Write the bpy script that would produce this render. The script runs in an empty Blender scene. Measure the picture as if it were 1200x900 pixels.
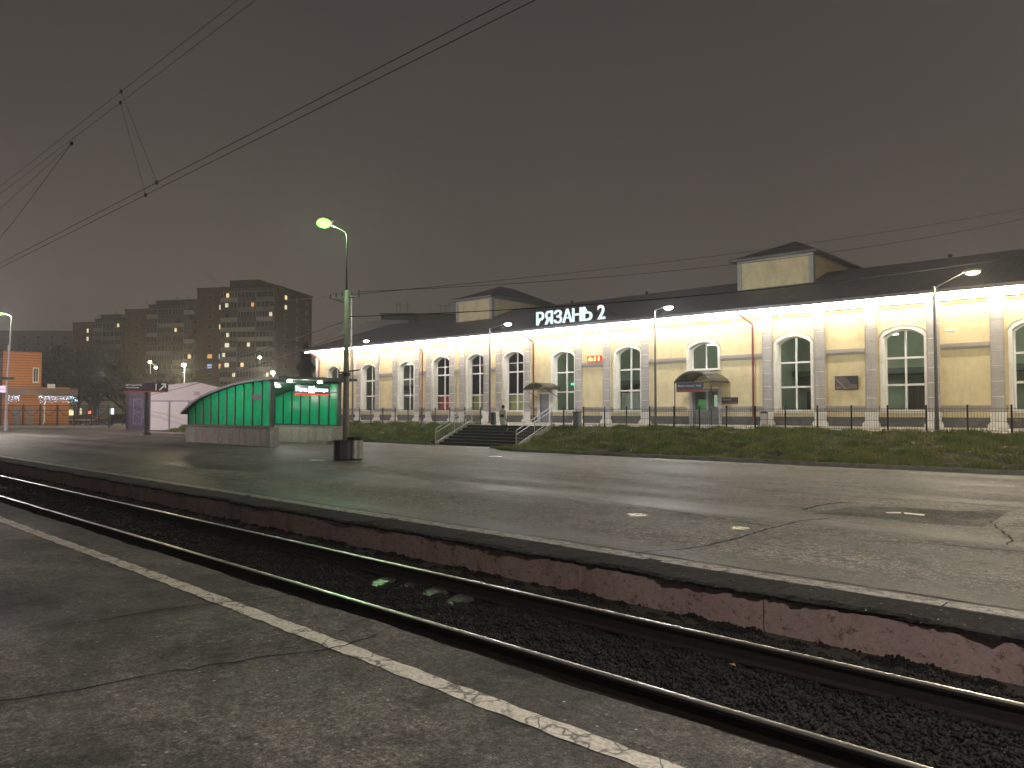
import bpy, bmesh, math, random
import numpy as np
from mathutils import Vector, Matrix, Euler
random.seed(7); np.random.seed(7)
R = math.radians
sc = bpy.context.scene
COL = sc.collection

# ------------------------------------------------------------------ camera
TH = R(46.1); PITCH = math.atan(32/900); CZ = 2.0; PHI = R(1.6); FPX = 900.0
cam = bpy.data.cameras.new('camera'); camo = bpy.data.objects.new('camera', cam); COL.objects.link(camo)
cam.sensor_width = 36; cam.lens = 27; cam.clip_start = .05; cam.clip_end = 6000
camo.location = (0, 0, CZ)
fwd = Vector((-math.cos(TH)*math.cos(PITCH), math.sin(TH)*math.cos(PITCH), math.sin(PITCH)))
camo.rotation_euler = fwd.to_track_quat('-Z', 'Y').to_euler()
sc.camera = camo
sc.view_settings.view_transform = 'Standard'; sc.view_settings.look = 'None'
sc.view_settings.gamma = 1; sc.view_settings.exposure = 0.0

# ------------------------------------------------------------------ world: overcast city night
world = bpy.data.worlds.new('World'); sc.world = world; world.use_nodes = True
nt = world.node_tree; nt.nodes.clear()
wo = nt.nodes.new('ShaderNodeOutputWorld'); bg = nt.nodes.new('ShaderNodeBackground')
tc = nt.nodes.new('ShaderNodeTexCoord'); sp = nt.nodes.new('ShaderNodeSeparateXYZ')
rp = nt.nodes.new('ShaderNodeValToRGB'); nz = nt.nodes.new('ShaderNodeTexNoise'); nz.inputs['Scale'].default_value = 1.6
nz.inputs['Detail'].default_value = 3
mx = nt.nodes.new('ShaderNodeMix'); mx.data_type = 'RGBA'; mx.blend_type = 'MULTIPLY'; mx.inputs[0].default_value = 1
rp2 = nt.nodes.new('ShaderNodeValToRGB')
cr = rp.color_ramp
cr.elements[0].position = 0.0; cr.elements[0].color = (.112, .094, .080, 1)
cr.elements[1].position = .55; cr.elements[1].color = (.050, .0435, .040, 1)
e = cr.elements.new(.14); e.color = (.106, .089, .078, 1)
e = cr.elements.new(.32); e.color = (.072, .061, .056, 1)
rp2.color_ramp.elements[0].position = .3; rp2.color_ramp.elements[0].color = (.90, .90, .90, 1)
rp2.color_ramp.elements[1].position = .7; rp2.color_ramp.elements[1].color = (1.08, 1.06, 1.05, 1)
nt.links.new(tc.outputs['Generated'], sp.inputs[0]); nt.links.new(sp.outputs['Z'], rp.inputs[0])
nt.links.new(tc.outputs['Generated'], nz.inputs['Vector']); nt.links.new(nz.outputs['Fac'], rp2.inputs[0])
nt.links.new(rp.outputs[0], mx.inputs['A']); nt.links.new(rp2.outputs[0], mx.inputs['B'])
nt.links.new(mx.outputs['Result'], bg.inputs['Color']); bg.inputs['Strength'].default_value = 1.0
nt.links.new(bg.outputs[0], wo.inputs[0])

# ------------------------------------------------------------------ geometry helpers
def ray(px, py):
    r = (px-600)/FPX; u = (450-py)/FPX
    f = math.cos(PITCH)-u*math.sin(PITCH); z = math.sin(PITCH)+u*math.cos(PITCH)
    s, c = math.sin(TH), math.cos(TH)
    return (-c*f+s*r, s*f+c*r, z)
def rot(x, y, a): return (x*math.cos(a)-y*math.sin(a), x*math.sin(a)+y*math.cos(a))
def onV(px, py, V):
    d = ray(px, py); b = rot(d[0], d[1], -PHI); t = V/b[1]; return b[0]*t, d[2]*t+CZ
def onY(px, py, Y):
    d = ray(px, py); t = Y/d[1]; return d[0]*t, d[2]*t+CZ
def onZ(px, py, z):
    d = ray(px, py); t = (z-CZ)/d[2]; return d[0]*t, d[1]*t
def atf(px, py, f):
    d = ray(px, py); return Vector((d[0]*f, d[1]*f, d[2]*f+CZ))
def uV(px, V): return onV(px, 450, V)[0]

# ------------------------------------------------------------------ materials
def mat(name, col, rough=.6, metal=0., var=.12, vs=3., bump=0., bs=30., emis=None, es=0., col2=None, spec=None, stretch=None, detail=5, rvar=0.):
    m = bpy.data.materials.new(name); m.use_nodes = True; n = m.node_tree
    b = n.nodes['Principled BSDF']
    b.inputs['Roughness'].default_value = rough; b.inputs['Metallic'].default_value = metal
    if spec is not None: b.inputs['Specular IOR Level'].default_value = spec
    t = n.nodes.new('ShaderNodeTexCoord'); src = t.outputs['Object']
    if stretch:
        mp = n.nodes.new('ShaderNodeMapping'); mp.inputs['Scale'].default_value = stretch
        n.links.new(src, mp.inputs[0]); src = mp.outputs[0]
    z = n.nodes.new('ShaderNodeTexNoise'); z.inputs['Scale'].default_value = vs; z.inputs['Detail'].default_value = detail
    z.inputs['Roughness'].default_value = .65
    n.links.new(src, z.inputs['Vector'])
    r = n.nodes.new('ShaderNodeValToRGB')
    c2 = col2 if col2 else tuple(min(1, c*(1+var)) for c in col)
    c1 = col if col2 else tuple(c*(1-var) for c in col)
    r.color_ramp.elements[0].position = .35; r.color_ramp.elements[0].color = (*c1, 1)
    r.color_ramp.elements[1].position = .65; r.color_ramp.elements[1].color = (*c2, 1)
    n.links.new(z.outputs['Fac'], r.inputs[0]); n.links.new(r.outputs[0], b.inputs['Base Color'])
    if rvar:
        mr = n.nodes.new('ShaderNodeMapRange'); mr.inputs['From Min'].default_value = .35; mr.inputs['From Max'].default_value = .65
        mr.inputs['To Min'].default_value = rough-rvar; mr.inputs['To Max'].default_value = rough+rvar
        n.links.new(z.outputs['Fac'], mr.inputs[0]); n.links.new(mr.outputs[0], b.inputs['Roughness'])
    if bump:
        z2 = n.nodes.new('ShaderNodeTexNoise'); z2.inputs['Scale'].default_value = bs; z2.inputs['Detail'].default_value = 4
        n.links.new(src, z2.inputs['Vector'])
        bp = n.nodes.new('ShaderNodeBump'); bp.inputs['Strength'].default_value = bump; bp.inputs['Distance'].default_value = .02
        n.links.new(z2.outputs['Fac'], bp.inputs['Height']); n.links.new(bp.outputs[0], b.inputs['Normal'])
    if emis:
        b.inputs['Emission Color'].default_value = (*emis, 1); b.inputs['Emission Strength'].default_value = es
    return m
def emit(name, col, s):
    m = bpy.data.materials.new(name); m.use_nodes = True; n = m.node_tree; n.nodes.clear()
    o = n.nodes.new('ShaderNodeOutputMaterial'); e = n.nodes.new('ShaderNodeEmission')
    e.inputs['Color'].default_value = (*col, 1); e.inputs['Strength'].default_value = s
    n.links.new(e.outputs[0], o.inputs[0]); return m
def glassmat(name, tint=(.8, .86, .82), gloss=.12, rough=.02):
    m = bpy.data.materials.new(name); m.use_nodes = True; n = m.node_tree; n.nodes.clear()
    o = n.nodes.new('ShaderNodeOutputMaterial'); t = n.nodes.new('ShaderNodeBsdfTransparent'); g = n.nodes.new('ShaderNodeBsdfGlossy')
    t.inputs[0].default_value = (*tint, 1); g.inputs['Roughness'].default_value = rough
    lw = n.nodes.new('ShaderNodeLayerWeight'); lw.inputs[0].default_value = .5
    fr = n.nodes.new('ShaderNodeMath'); fr.operation = 'POWER'; fr.inputs[1].default_value = 4.0; n.links.new(lw.outputs['Facing'], fr.inputs[0])
    ad = n.nodes.new('ShaderNodeMath'); ad.operation = 'ADD'; ad.inputs[1].default_value = gloss; ad.use_clamp = True
    n.links.new(fr.outputs[0], ad.inputs[0])
    x = n.nodes.new('ShaderNodeMixShader'); n.links.new(ad.outputs[0], x.inputs[0])
    n.links.new(t.outputs[0], x.inputs[1]); n.links.new(g.outputs[0], x.inputs[2]); n.links.new(x.outputs[0], o.inputs[0])
    return m
def translucent(name, col, trans=.75):
    m = bpy.data.materials.new(name); m.use_nodes = True; n = m.node_tree; n.nodes.clear()
    o = n.nodes.new('ShaderNodeOutputMaterial'); d = n.nodes.new('ShaderNodeBsdfDiffuse'); t = n.nodes.new('ShaderNodeBsdfTranslucent')
    tcn = n.nodes.new('ShaderNodeTexCoord'); z = n.nodes.new('ShaderNodeTexNoise'); z.inputs['Scale'].default_value = 1.3; z.inputs['Detail'].default_value = 8; z.inputs['Roughness'].default_value = .7
    n.links.new(tcn.outputs['Object'], z.inputs['Vector'])
    r = n.nodes.new('ShaderNodeValToRGB'); r.color_ramp.elements[0].color = (*[c*.62 for c in col], 1); r.color_ramp.elements[1].color = (*col, 1)
    r.color_ramp.elements[0].position = .3; r.color_ramp.elements[1].position = .7
    n.links.new(z.outputs['Fac'], r.inputs[0])
    n.links.new(r.outputs[0], d.inputs[0]); n.links.new(r.outputs[0], t.inputs[0])
    x = n.nodes.new('ShaderNodeMixShader'); x.inputs[0].default_value = trans
    n.links.new(d.outputs[0], x.inputs[1]); n.links.new(t.outputs[0], x.inputs[2])
    g = n.nodes.new('ShaderNodeBsdfGlossy'); g.inputs['Roughness'].default_value = .25
    x2 = n.nodes.new('ShaderNodeMixShader'); x2.inputs[0].default_value = .05
    n.links.new(x.outputs[0], x2.inputs[1]); n.links.new(g.outputs[0], x2.inputs[2]); n.links.new(x2.outputs[0], o.inputs[0])
    return m
def asphalt(name, dark, light, rough=.62, gritty=1.0, streak=True, wet=.18, bumpd=.004, cs=(48, 19), cc=1.):
    """worn asphalt: patched bands along the platform, stains, grit; patchy gloss where it is damp"""
    m = bpy.data.materials.new(name); m.use_nodes = True; n = m.node_tree; L = n.links.new
    b = n.nodes['Principled BSDF']
    t = n.nodes.new('ShaderNodeTexCoord')
    def noise(scale, detail=5, rg=.6, vec=None):
        z = n.nodes.new('ShaderNodeTexNoise'); z.inputs['Scale'].default_value = scale; z.inputs['Detail'].default_value = detail; z.inputs['Roughness'].default_value = rg
        L(vec or t.outputs['Object'], z.inputs['Vector']); return z.outputs['Fac']
    def ramp(f, p0, p1, c0, c1):
        r = n.nodes.new('ShaderNodeValToRGB'); r.color_ramp.elements[0].position = p0; r.color_ramp.elements[1].position = p1
        r.color_ramp.elements[0].color = (*c0, 1) if isinstance(c0, tuple) else (c0, c0, c0, 1); r.color_ramp.elements[1].color = (*c1, 1) if isinstance(c1, tuple) else (c1, c1, c1, 1)
        L(f, r.inputs[0]); return r.outputs[0]
    def mul(a, bb, fac=1., mode='MULTIPLY'):
        x = n.nodes.new('ShaderNodeMix'); x.data_type = 'RGBA'; x.blend_type = mode; x.inputs[0].default_value = fac
        L(a, x.inputs['A']); L(bb, x.inputs['B']); return x.outputs['Result']
    base = ramp(noise(.35, 6), .38, .62, dark, light)
    fine = ramp(noise(38, 4, .75), .34, .66, .45, 1.6)
    med = ramp(noise(4.5, 6, .7), .3, .7, .78, 1.2)
    c = mul(mul(mul(base, fine), med), ramp(noise(13, 5, .8), .36, .64, .60, 1.38))
    mp = n.nodes.new('ShaderNodeMapping'); mp.inputs['Scale'].default_value = (.035, .6, 1); mp.inputs['Rotation'].default_value = (0, 0, R(-1.0)); L(t.outputs['Object'], mp.inputs[0])
    st = noise(1.0, 6, .6, mp.outputs[0])
    if streak: c = mul(c, ramp(st, .40, .56, .42, 1.45))
    def cells(scale, lo, hi):
        v_ = n.nodes.new('ShaderNodeTexVoronoi'); v_.inputs['Scale'].default_value = scale; L(t.outputs['Object'], v_.inputs['Vector'])
        s_ = n.nodes.new('ShaderNodeSeparateColor'); L(v_.outputs['Color'], s_.inputs[0]); return ramp(s_.outputs[1], .05, .95, lo, hi)
    c = mul(mul(c, cells(cs[0], 1-.55*cc, 1+.6*cc)), cells(cs[1], 1-.38*cc, 1+.4*cc))
    # ragged worn spots
    c = mul(c, ramp(noise(2.2, 9, .75), .40, .50, .55, 1.12))
    # pale stones, their glints painted into the colour
    v = n.nodes.new('ShaderNodeTexVoronoi'); v.inputs['Scale'].default_value = 17; L(t.outputs['Object'], v.inputs['Vector'])
    sx = n.nodes.new('ShaderNodeSeparateColor'); L(v.outputs['Color'], sx.inputs[0])
    k = ramp(sx.outputs[0], .90, .95, 0., 1.)
    k2 = ramp(v.outputs['Distance'], .12, .22, 1., 0.)
    kk = mul(k, k2)
    lite = n.nodes.new('ShaderNodeRGB'); lite.outputs[0].default_value = (.36, .35, .32, 1)
    x = n.nodes.new('ShaderNodeMix'); x.data_type = 'RGBA'; L(kk, x.inputs[0]); L(c, x.inputs['A']); L(lite.outputs[0], x.inputs['B'])
    L(x.outputs['Result'], b.inputs['Base Color'])
    mr = n.nodes.new('ShaderNodeMapRange'); mr.inputs['From Min'].default_value = .35; mr.inputs['From Max'].default_value = .62
    mr.inputs['To Min'].default_value = rough-wet; mr.inputs['To Max'].default_value = rough+.12
    L(st if streak else noise(.8), mr.inputs[0]); L(mr.outputs[0], b.inputs['Roughness'])
    bp = n.nodes.new('ShaderNodeBump'); bp.inputs['Strength'].default_value = .9*gritty; bp.inputs['Distance'].default_value = bumpd
    L(noise(85, 4, .7), bp.inputs['Height'])
    bp2 = n.nodes.new('ShaderNodeBump'); bp2.inputs['Strength'].default_value = .6; bp2.inputs['Distance'].default_value = .02
    L(noise(5, 5), bp2.inputs['Height']); L(bp.outputs[0], bp2.inputs['Normal']); L(bp2.outputs[0], b.inputs['Normal'])
    return m
def wornpaint(name, paint, under, thr=.5, rough=.6):
    m = bpy.data.materials.new(name); m.use_nodes = True; n = m.node_tree; L = n.links.new
    b = n.nodes['Principled BSDF']; b.inputs['Roughness'].default_value = rough
    t = n.nodes.new('ShaderNodeTexCoord')
    z = n.nodes.new('ShaderNodeTexNoise'); z.inputs['Scale'].default_value = 7; z.inputs['Detail'].default_value = 10; z.inputs['Roughness'].default_value = .75
    L(t.outputs['Object'], z.inputs['Vector'])
    r = n.nodes.new('ShaderNodeValToRGB'); r.color_ramp.elements[0].position = thr-.06; r.color_ramp.elements[1].position = thr+.05
    L(z.outputs['Fac'], r.inputs[0])
    v = n.nodes.new('ShaderNodeTexVoronoi'); v.feature = 'DISTANCE_TO_EDGE'; v.inputs['Scale'].default_value = 2.3; v.inputs['Randomness'].default_value = 1
    z3 = n.nodes.new('ShaderNodeTexNoise'); z3.inputs['Scale'].default_value = 6
    L(t.outputs['Object'], z3.inputs['Vector'])
    av = n.nodes.new('ShaderNodeVectorMath'); av.operation = 'MULTIPLY_ADD'; av.inputs[1].default_value = (.35, .35, .35)
    L(z3.outputs['Color'], av.inputs[0]); L(t.outputs['Object'], av.inputs[2]); L(av.outputs[0], v.inputs['Vector'])
    r2 = n.nodes.new('ShaderNodeValToRGB'); r2.color_ramp.elements[0].position = .008; r2.color_ramp.elements[1].position = .03
    L(v.outputs['Distance'], r2.inputs[0])
    mm = n.nodes.new('ShaderNodeMix'); mm.data_type = 'RGBA'; mm.blend_type = 'MULTIPLY'; mm.inputs[0].default_value = 1
    L(r.outputs[0], mm.inputs['A']); L(r2.outputs[0], mm.inputs['B'])
    x = n.nodes.new('ShaderNodeMix'); x.data_type = 'RGBA'; L(mm.outputs['Result'], x.inputs[0])
    x.inputs['A'].default_value = (*under, 1)
    z4 = n.nodes.new('ShaderNodeTexNoise'); z4.inputs['Scale'].default_value = 40; L(t.outputs['Object'], z4.inputs['Vector'])
    r4 = n.nodes.new('ShaderNodeValToRGB'); r4.color_ramp.elements[0].color = (*[c*.6 for c in paint], 1); r4.color_ramp.elements[1].color = (*paint, 1)
    r4.color_ramp.elements[0].position = .3; r4.color_ramp.elements[1].position = .6
    L(z4.outputs['Fac'], r4.inputs[0]); L(r4.outputs[0], x.inputs['B']); L(x.outputs['Result'], b.inputs['Base Color'])
    bp = n.nodes.new('ShaderNodeBump'); bp.inputs['Strength'].default_value = .6; bp.inputs['Distance'].default_value = .004
    L(z.outputs['Fac'], bp.inputs['Height']); L(bp.outputs[0], b.inputs['Normal'])
    return m

M = {}
M['asph_far'] = asphalt('asphalt_far', (.075, .068, .060), (.125, .115, .098), rough=.60, wet=.16, gritty=1.2, bumpd=.006)
M['asph_near'] = asphalt('asphalt_near', (.028, .026, .024), (.100, .094, .080), rough=.72, streak=False, wet=.14, gritty=1.3, bumpd=.005, cs=(130, 60), cc=.8)
M['asph_lip'] = asphalt('asphalt_lip', (.008, .008, .008), (.020, .019, .018), rough=.95, streak=False, wet=.0, bumpd=.02)
M['asph_patch'] = asphalt('asphalt_patch', (.050, .047, .038), (.075, .070, .058), rough=.8, streak=False, gritty=1)
M['ground'] = mat('ground_soil', (.05, .045, .035), .9, var=.3, vs=.2, bump=.5, bs=3)
M['pave_left'] = mat('lamp_tinted_pavement', (.13, .11, .105), .75, var=.2, vs=.8, bump=.3, bs=10)
M['yard'] = mat('yard_paving', (.30, .28, .24), .7, var=.15, vs=1.5, bump=.2, bs=10)
M['yel'] = mat('yellow_render', (.68, .59, .36), .8, var=.05, vs=2.2, bump=.35, bs=9)
M['ochre'] = mat('shadow_ochre_moulding', (.50, .36, .12), .7, var=.05)
M['stone'] = mat('grey_pilaster_render', (.40, .385, .375), .75, var=.07, vs=5, bump=.1, bs=25)
M['white'] = mat('white_trim', (.78, .76, .72), .6, var=.04, vs=4)
M['ledge'] = mat('grey_ledge', (.40, .36, .33), .7, var=.08)
M['plinth'] = mat('dark_plinth', (.10, .095, .095), .6, var=.2, vs=4, bump=.2)
M['pvc'] = mat('white_window_frame', (.8, .8, .78), .35, var=.02)
M['glass'] = glassmat('window_glass', gloss=.02)
M['roof'] = mat('roof_sheet', (.22, .212, .225), .55, metal=.3, var=.15, vs=.8, stretch=(6, .3, 1))
M['red'] = mat('red_pipe', (.14, .014, .020), .5, var=.1)
M['post'] = mat('lamp_post_grey', (.10, .10, .105), .5, metal=.3, var=.1, vs=8)
M['door'] = mat('grey_door', (.22, .24, .26), .5, var=.06)
M['dark'] = mat('dark_paint', (.02, .02, .022), .45, var=.2)
M['fence'] = mat('fence_steel', (.09, .09, .09), .45, metal=.4, var=.15)
M['galv'] = mat('galvanised_steel', (.50, .50, .48), .4, metal=.6, var=.1, vs=8)
M['conc'] = mat('concrete', (.30, .29, .26), .85, var=.18, vs=6, bump=.5, bs=25)
M['kerb'] = mat('kerb_concrete', (.22, .21, .19), .85, var=.25, vs=3, bump=.4, bs=20)
M['step'] = mat('dark_granite_step', (.018, .020, .026), .3, var=.4, vs=5)
M['grass0'] = mat('grass_soil', (.060, .052, .024), .9, var=.45, vs=2, bump=.8, bs=12)
M['grass'] = mat('grass_blades', (.11, .19, .03), .7, vs=1.1, col2=(.32, .31, .11), detail=8)
M['rust'] = mat('rail_steel_side', (.015, .010, .009), .75, metal=.2, var=.3, vs=20, bump=.3, bs=60)
M['railtop'] = mat('polished_rail_head', (.72, .70, .67), .30, metal=1., var=.02, vs=2)
M['ballast'] = mat('ballast_stone', (.006, .006, .006), .7, vs=14, col2=(.020, .018, .017), bump=.3, bs=60, spec=.18)
M['ballast0'] = mat('ballast_bed', (.010, .010, .009), .9, var=.4, vs=18, bump=1, bs=40)
M['sleeper'] = mat('wet_concrete_sleeper', (.07, .07, .066), .27, var=.25, vs=9, bump=.25, bs=30)
M['fabgreen'] = translucent('green_polycarbonate', (.0, .52, .22), .85)
M['gframe'] = mat('dark_green_metal', (.010, .045, .028), .45, var=.15)
M['gbase'] = mat('underpass_base_render', (.40, .39, .33), .8, var=.12, vs=3, bump=.3, bs=12)
M['black'] = mat('black_plastic', (.012, .012, .012), .5)
M['wire'] = mat('wire_dark', (.012, .012, .012), .6)

def mat_mul_pattern(m, f): return m
def pinkwall():
    """painted concrete: pale pink, dirt drips, chips, grime at the foot"""
    m = bpy.data.materials.new('pink_platform_paint'); m.use_nodes = True; n = m.node_tree; L = n.links.new; b = n.nodes['Principled BSDF']; b.inputs['Roughness'].default_value = .8
    t = n.nodes.new('ShaderNodeTexCoord')
    def nz(sc_, scale, det=6, rg=.65):
        mp = n.nodes.new('ShaderNodeMapping'); mp.inputs['Scale'].default_value = sc_; L(t.outputs['Object'], mp.inputs[0])
        z = n.nodes.new('ShaderNodeTexNoise'); z.inputs['Scale'].default_value = scale; z.inputs['Detail'].default_value = det; z.inputs['Roughness'].default_value = rg; L(mp.outputs[0], z.inputs['Vector']); return z.outputs['Fac']
    def rp(f, a, b_, c0, c1):
        q = n.nodes.new('ShaderNodeValToRGB'); q.color_ramp.elements[0].position = a; q.color_ramp.elements[1].position = b_; q.color_ramp.elements[0].color = (*c0, 1); q.color_ramp.elements[1].color = (*c1, 1); L(f, q.inputs[0]); return q.outputs[0]
    def mu(x, y):
        q = n.nodes.new('ShaderNodeMix'); q.data_type = 'RGBA'; q.blend_type = 'MULTIPLY'; q.inputs[0].default_value = 1; L(x, q.inputs['A']); L(y, q.inputs['B']); return q.outputs['Result']
    c = rp(nz((1, 1, 1), .7), .35, .65, (.33, .23, .225), (.40, .295, .265))
    c = mu(c, rp(nz((1.6, 1, .5), 1.1), .34, .5, (.72, .66, .58), (1, 1, 1)))
    c = mu(c, rp(nz((1, 1, 1), 9, 9, .8), .40, .44, (.45, .40, .36), (1, 1, 1)))
    c = mu(c, rp(nz((1, 1, 3.), 3.2, 8, .75), .30, .40, (.25, .22, .2), (1, 1, 1)))
    c = mu(c, rp(nz((1, 1, 1), 26, 4), .3, .6, (.8, .8, .8), (1.05, 1.05, 1.05)))
    L(c, b.inputs['Base Color']); bp = n.nodes.new('ShaderNodeBump'); bp.inputs['Strength'].default_value = .6; bp.inputs['Distance'].default_value = .01
    L(nz((1, 1, 1), 18), bp.inputs['Height']); L(bp.outputs[0], b.inputs['Normal']); return m
M['pink'] = pinkwall()
def stain(m, lo=.80, sc_=(2.2, 2.2, .28), scale=1.1, blotch=.9):
    n = m.node_tree; L = n.links.new; b = n.nodes['Principled BSDF']; t = n.nodes.new('ShaderNodeTexCoord')
    for scl, k, l_, hi in ((sc_, scale, lo, 1.03), ((1, 1, 1), .45, blotch, 1.04), ((1, 1, 1), 14, .93, 1.05)):
        mp = n.nodes.new('ShaderNodeMapping'); mp.inputs['Scale'].default_value = scl; L(t.outputs['Object'], mp.inputs[0])
        z = n.nodes.new('ShaderNodeTexNoise'); z.inputs['Scale'].default_value = k; z.inputs['Detail'].default_value = 7; z.inputs['Roughness'].default_value = .7; L(mp.outputs[0], z.inputs['Vector'])
        q = n.nodes.new('ShaderNodeValToRGB'); q.color_ramp.elements[0].position = .34; q.color_ramp.elements[1].position = .52; q.color_ramp.elements[0].color = (l_, l_*.99, l_*.96, 1); q.color_ramp.elements[1].color = (hi, hi, hi, 1); L(z.outputs['Fac'], q.inputs[0])
        x = n.nodes.new('ShaderNodeMix'); x.data_type = 'RGBA'; x.blend_type = 'MULTIPLY'; x.inputs[0].default_value = 1
        L(b.inputs['Base Color'].links[0].from_socket, x.inputs['A']); L(q.outputs[0], x.inputs['B']); L(x.outputs['Result'], b.inputs['Base Color'])
stain(M['yel'], .87, (1.3, 1.3, .35), .9, .92); stain(M['stone'], .86); stain(M['gbase'], .7, (1.5, 1.5, .4)); stain(M['white'], .9); stain(M['conc'], .75)

# ------------------------------------------------------------------ mesh builder
class MB:
    def __init__(s): s.v = []; s.f = []
    def quad(s, a, b, c, d):
        i = len(s.v); s.v += [tuple(a), tuple(b), tuple(c), tuple(d)]; s.f.append((i, i+1, i+2, i+3)); return s
    def poly(s, pts):
        i = len(s.v); s.v += [tuple(p) for p in pts]; s.f.append(tuple(range(i, i+len(pts)))); return s
    def box(s, x0, x1, y0, y1, z0, z1):
        i = len(s.v)
        s.v += [(x0, y0, z0), (x1, y0, z0), (x1, y1, z0), (x0, y1, z0), (x0, y0, z1), (x1, y0, z1), (x1, y1, z1), (x0, y1, z1)]
        for f in ((0, 3, 2, 1), (4, 5, 6, 7), (0, 1, 5, 4), (1, 2, 6, 5), (2, 3, 7, 6), (3, 0, 4, 7)): s.f.append(tuple(i+k for k in f))
        return s
    def prism(s, pts, ext):   # pts: closed 3d polygon, ext: vector
        n = len(pts); i = len(s.v); e = Vector(ext)
        s.v += [tuple(p) for p in pts]+[tuple(Vector(p)+e) for p in pts]
        s.f.append(tuple(i+k for k in range(n))); s.f.append(tuple(i+n+k for k in reversed(range(n))))
        for k in range(n): s.f.append((i+k, i+(k+1) % n, i+n+(k+1) % n, i+n+k))
        return s
    def tube(s, path, r, seg=8, cap=True):
        path = [Vector(p) for p in path]; rs = r if isinstance(r, (list, tuple)) else [r]*len(path)
        base = len(s.v); prev = None
        for k, p in enumerate(path):
            if k == 0: t = path[1]-path[0]
            elif k == len(path)-1: t = path[-1]-path[-2]
            else: t = path[k+1]-path[k-1]
            t.normalize()
            if prev is None:
                a = Vector((0, 0, 1)) if abs(t.z) < .9 else Vector((1, 0, 0))
                n1 = t.cross(a).normalized()
            else: n1 = (prev-t*prev.dot(t)).normalized()
            prev = n1; n2 = t.cross(n1)
            for j in range(seg):
                an = 2*math.pi*j/seg; s.v.append(tuple(p+(n1*math.cos(an)+n2*math.sin(an))*rs[k]))
        for k in range(len(path)-1):
            for j in range(seg):
                a = base+k*seg+j; b = base+k*seg+(j+1) % seg; s.f.append((a, b, b+seg, a+seg))
        if cap:
            s.f.append(tuple(base+j for j in reversed(range(seg)))); e = base+(len(path)-1)*seg; s.f.append(tuple(e+j for j in range(seg)))
        return s
    def lathe(s, cx, cy, prof, seg=16, sq=False):
        base = len(s.v)
        for (r, z) in prof:
            for j in range(seg):
                an = 2*math.pi*j/seg+(math.pi/4 if sq else 0); s.v.append((cx+r*math.cos(an), cy+r*math.sin(an), z))
        for k in range(len(prof)-1):
            for j in range(seg):
                a = base+k*seg+j; b = base+k*seg+(j+1) % seg; s.f.append((a, b, b+seg, a+seg))
        s.f.append(tuple(base+j for j in reversed(range(seg)))); e = base+(len(prof)-1)*seg; s.f.append(tuple(e+j for j in range(seg)))
        return s
    def ell(s, c, rx, ry, rz, seg=12, rings=7, a=0):
        base = len(s.v)
        for k in range(rings+1):
            th = math.pi*k/rings
            for j in range(seg):
                p = 2*math.pi*j/seg; x, y = rot(rx*math.sin(th)*math.cos(p), ry*math.sin(th)*math.sin(p), a)
                s.v.append((c[0]+x, c[1]+y, c[2]+rz*math.cos(th)))
        for k in range(rings):
            for j in range(seg):
                x = base+k*seg+j; y = base+k*seg+(j+1) % seg; s.f.append((x, x+seg, y+seg, y))
        return s
    def xf(s, fn): s.v = [tuple(fn(Vector(p))) for p in s.v]; return s
    def mesh(s, name, m, org=(0, 0, 0), smooth=False):
        me = bpy.data.meshes.new(name); o = Vector(org)
        me.from_pydata([tuple(Vector(p)-o) for p in s.v], [], s.f)
        bm = bmesh.new(); bm.from_mesh(me); bmesh.ops.remove_doubles(bm, verts=bm.verts, dist=1e-5) if smooth else None
        bmesh.ops.recalc_face_normals(bm, faces=bm.faces); bm.to_mesh(me); bm.free()
        if m: me.materials.append(m)
        if smooth:
            for p in me.polygons: p.use_smooth = True
        return me

class Thing:
    """top-level Empty at the thing's base; children given in absolute coordinates of its frame ('w' world, 'b' station frame)"""
    def __init__(s, name, label, cat, org=(0, 0, 0), frame='w', group=None, a=None):
        s.a = a if a is not None else (PHI if frame == 'b' else 0.)
        s.org = Vector(org); x, y = (rot(org[0], org[1], PHI) if frame == 'b' else (org[0], org[1]))
        o = bpy.data.objects.new(name, None); COL.objects.link(o); o.empty_display_size = .3
        o.location = (x, y, org[2]); o.rotation_euler = (0, 0, s.a); o['label'] = label; o['category'] = cat
        if group: o['group'] = group
        s.o = o
    def part(s, name, mb, m, parent=None, smooth=False, label=None):
        me = mb.mesh(name, m, s.org, smooth) if isinstance(mb, MB) else mb
        o = bpy.data.objects.new(name, me); COL.objects.link(o); o.parent = parent or s.o
        if label: o['label'] = label
        return o
def single(name, mb, m, label=None, cat=None, frame='w', org=None, group=None, kind=None, smooth=False):
    if org is None:
        xs = [p[0] for p in mb.v]; ys = [p[1] for p in mb.v]; zs = [p[2] for p in mb.v]
        org = ((min(xs)+max(xs))/2, (min(ys)+max(ys))/2, min(zs))
    if kind == 'structure' : org = (0, 0, 0)
    me = mb.mesh(name, m, org, smooth); o = bpy.data.objects.new(name, me); COL.objects.link(o)
    x, y = (rot(org[0], org[1], PHI) if frame == 'b' else (org[0], org[1])); o.location = (x, y, org[2])
    if frame == 'b': o.rotation_euler = (0, 0, PHI)
    if label: o['label'] = label
    if cat: o['category'] = cat
    if group: o['group'] = group
    if kind: o['kind'] = kind
    return o
def copy_tree(o, parent=None):
    c = o.copy(); COL.objects.link(c); c.parent = parent
    for ch in list(o.children): copy_tree(ch, c)
    return c
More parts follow.
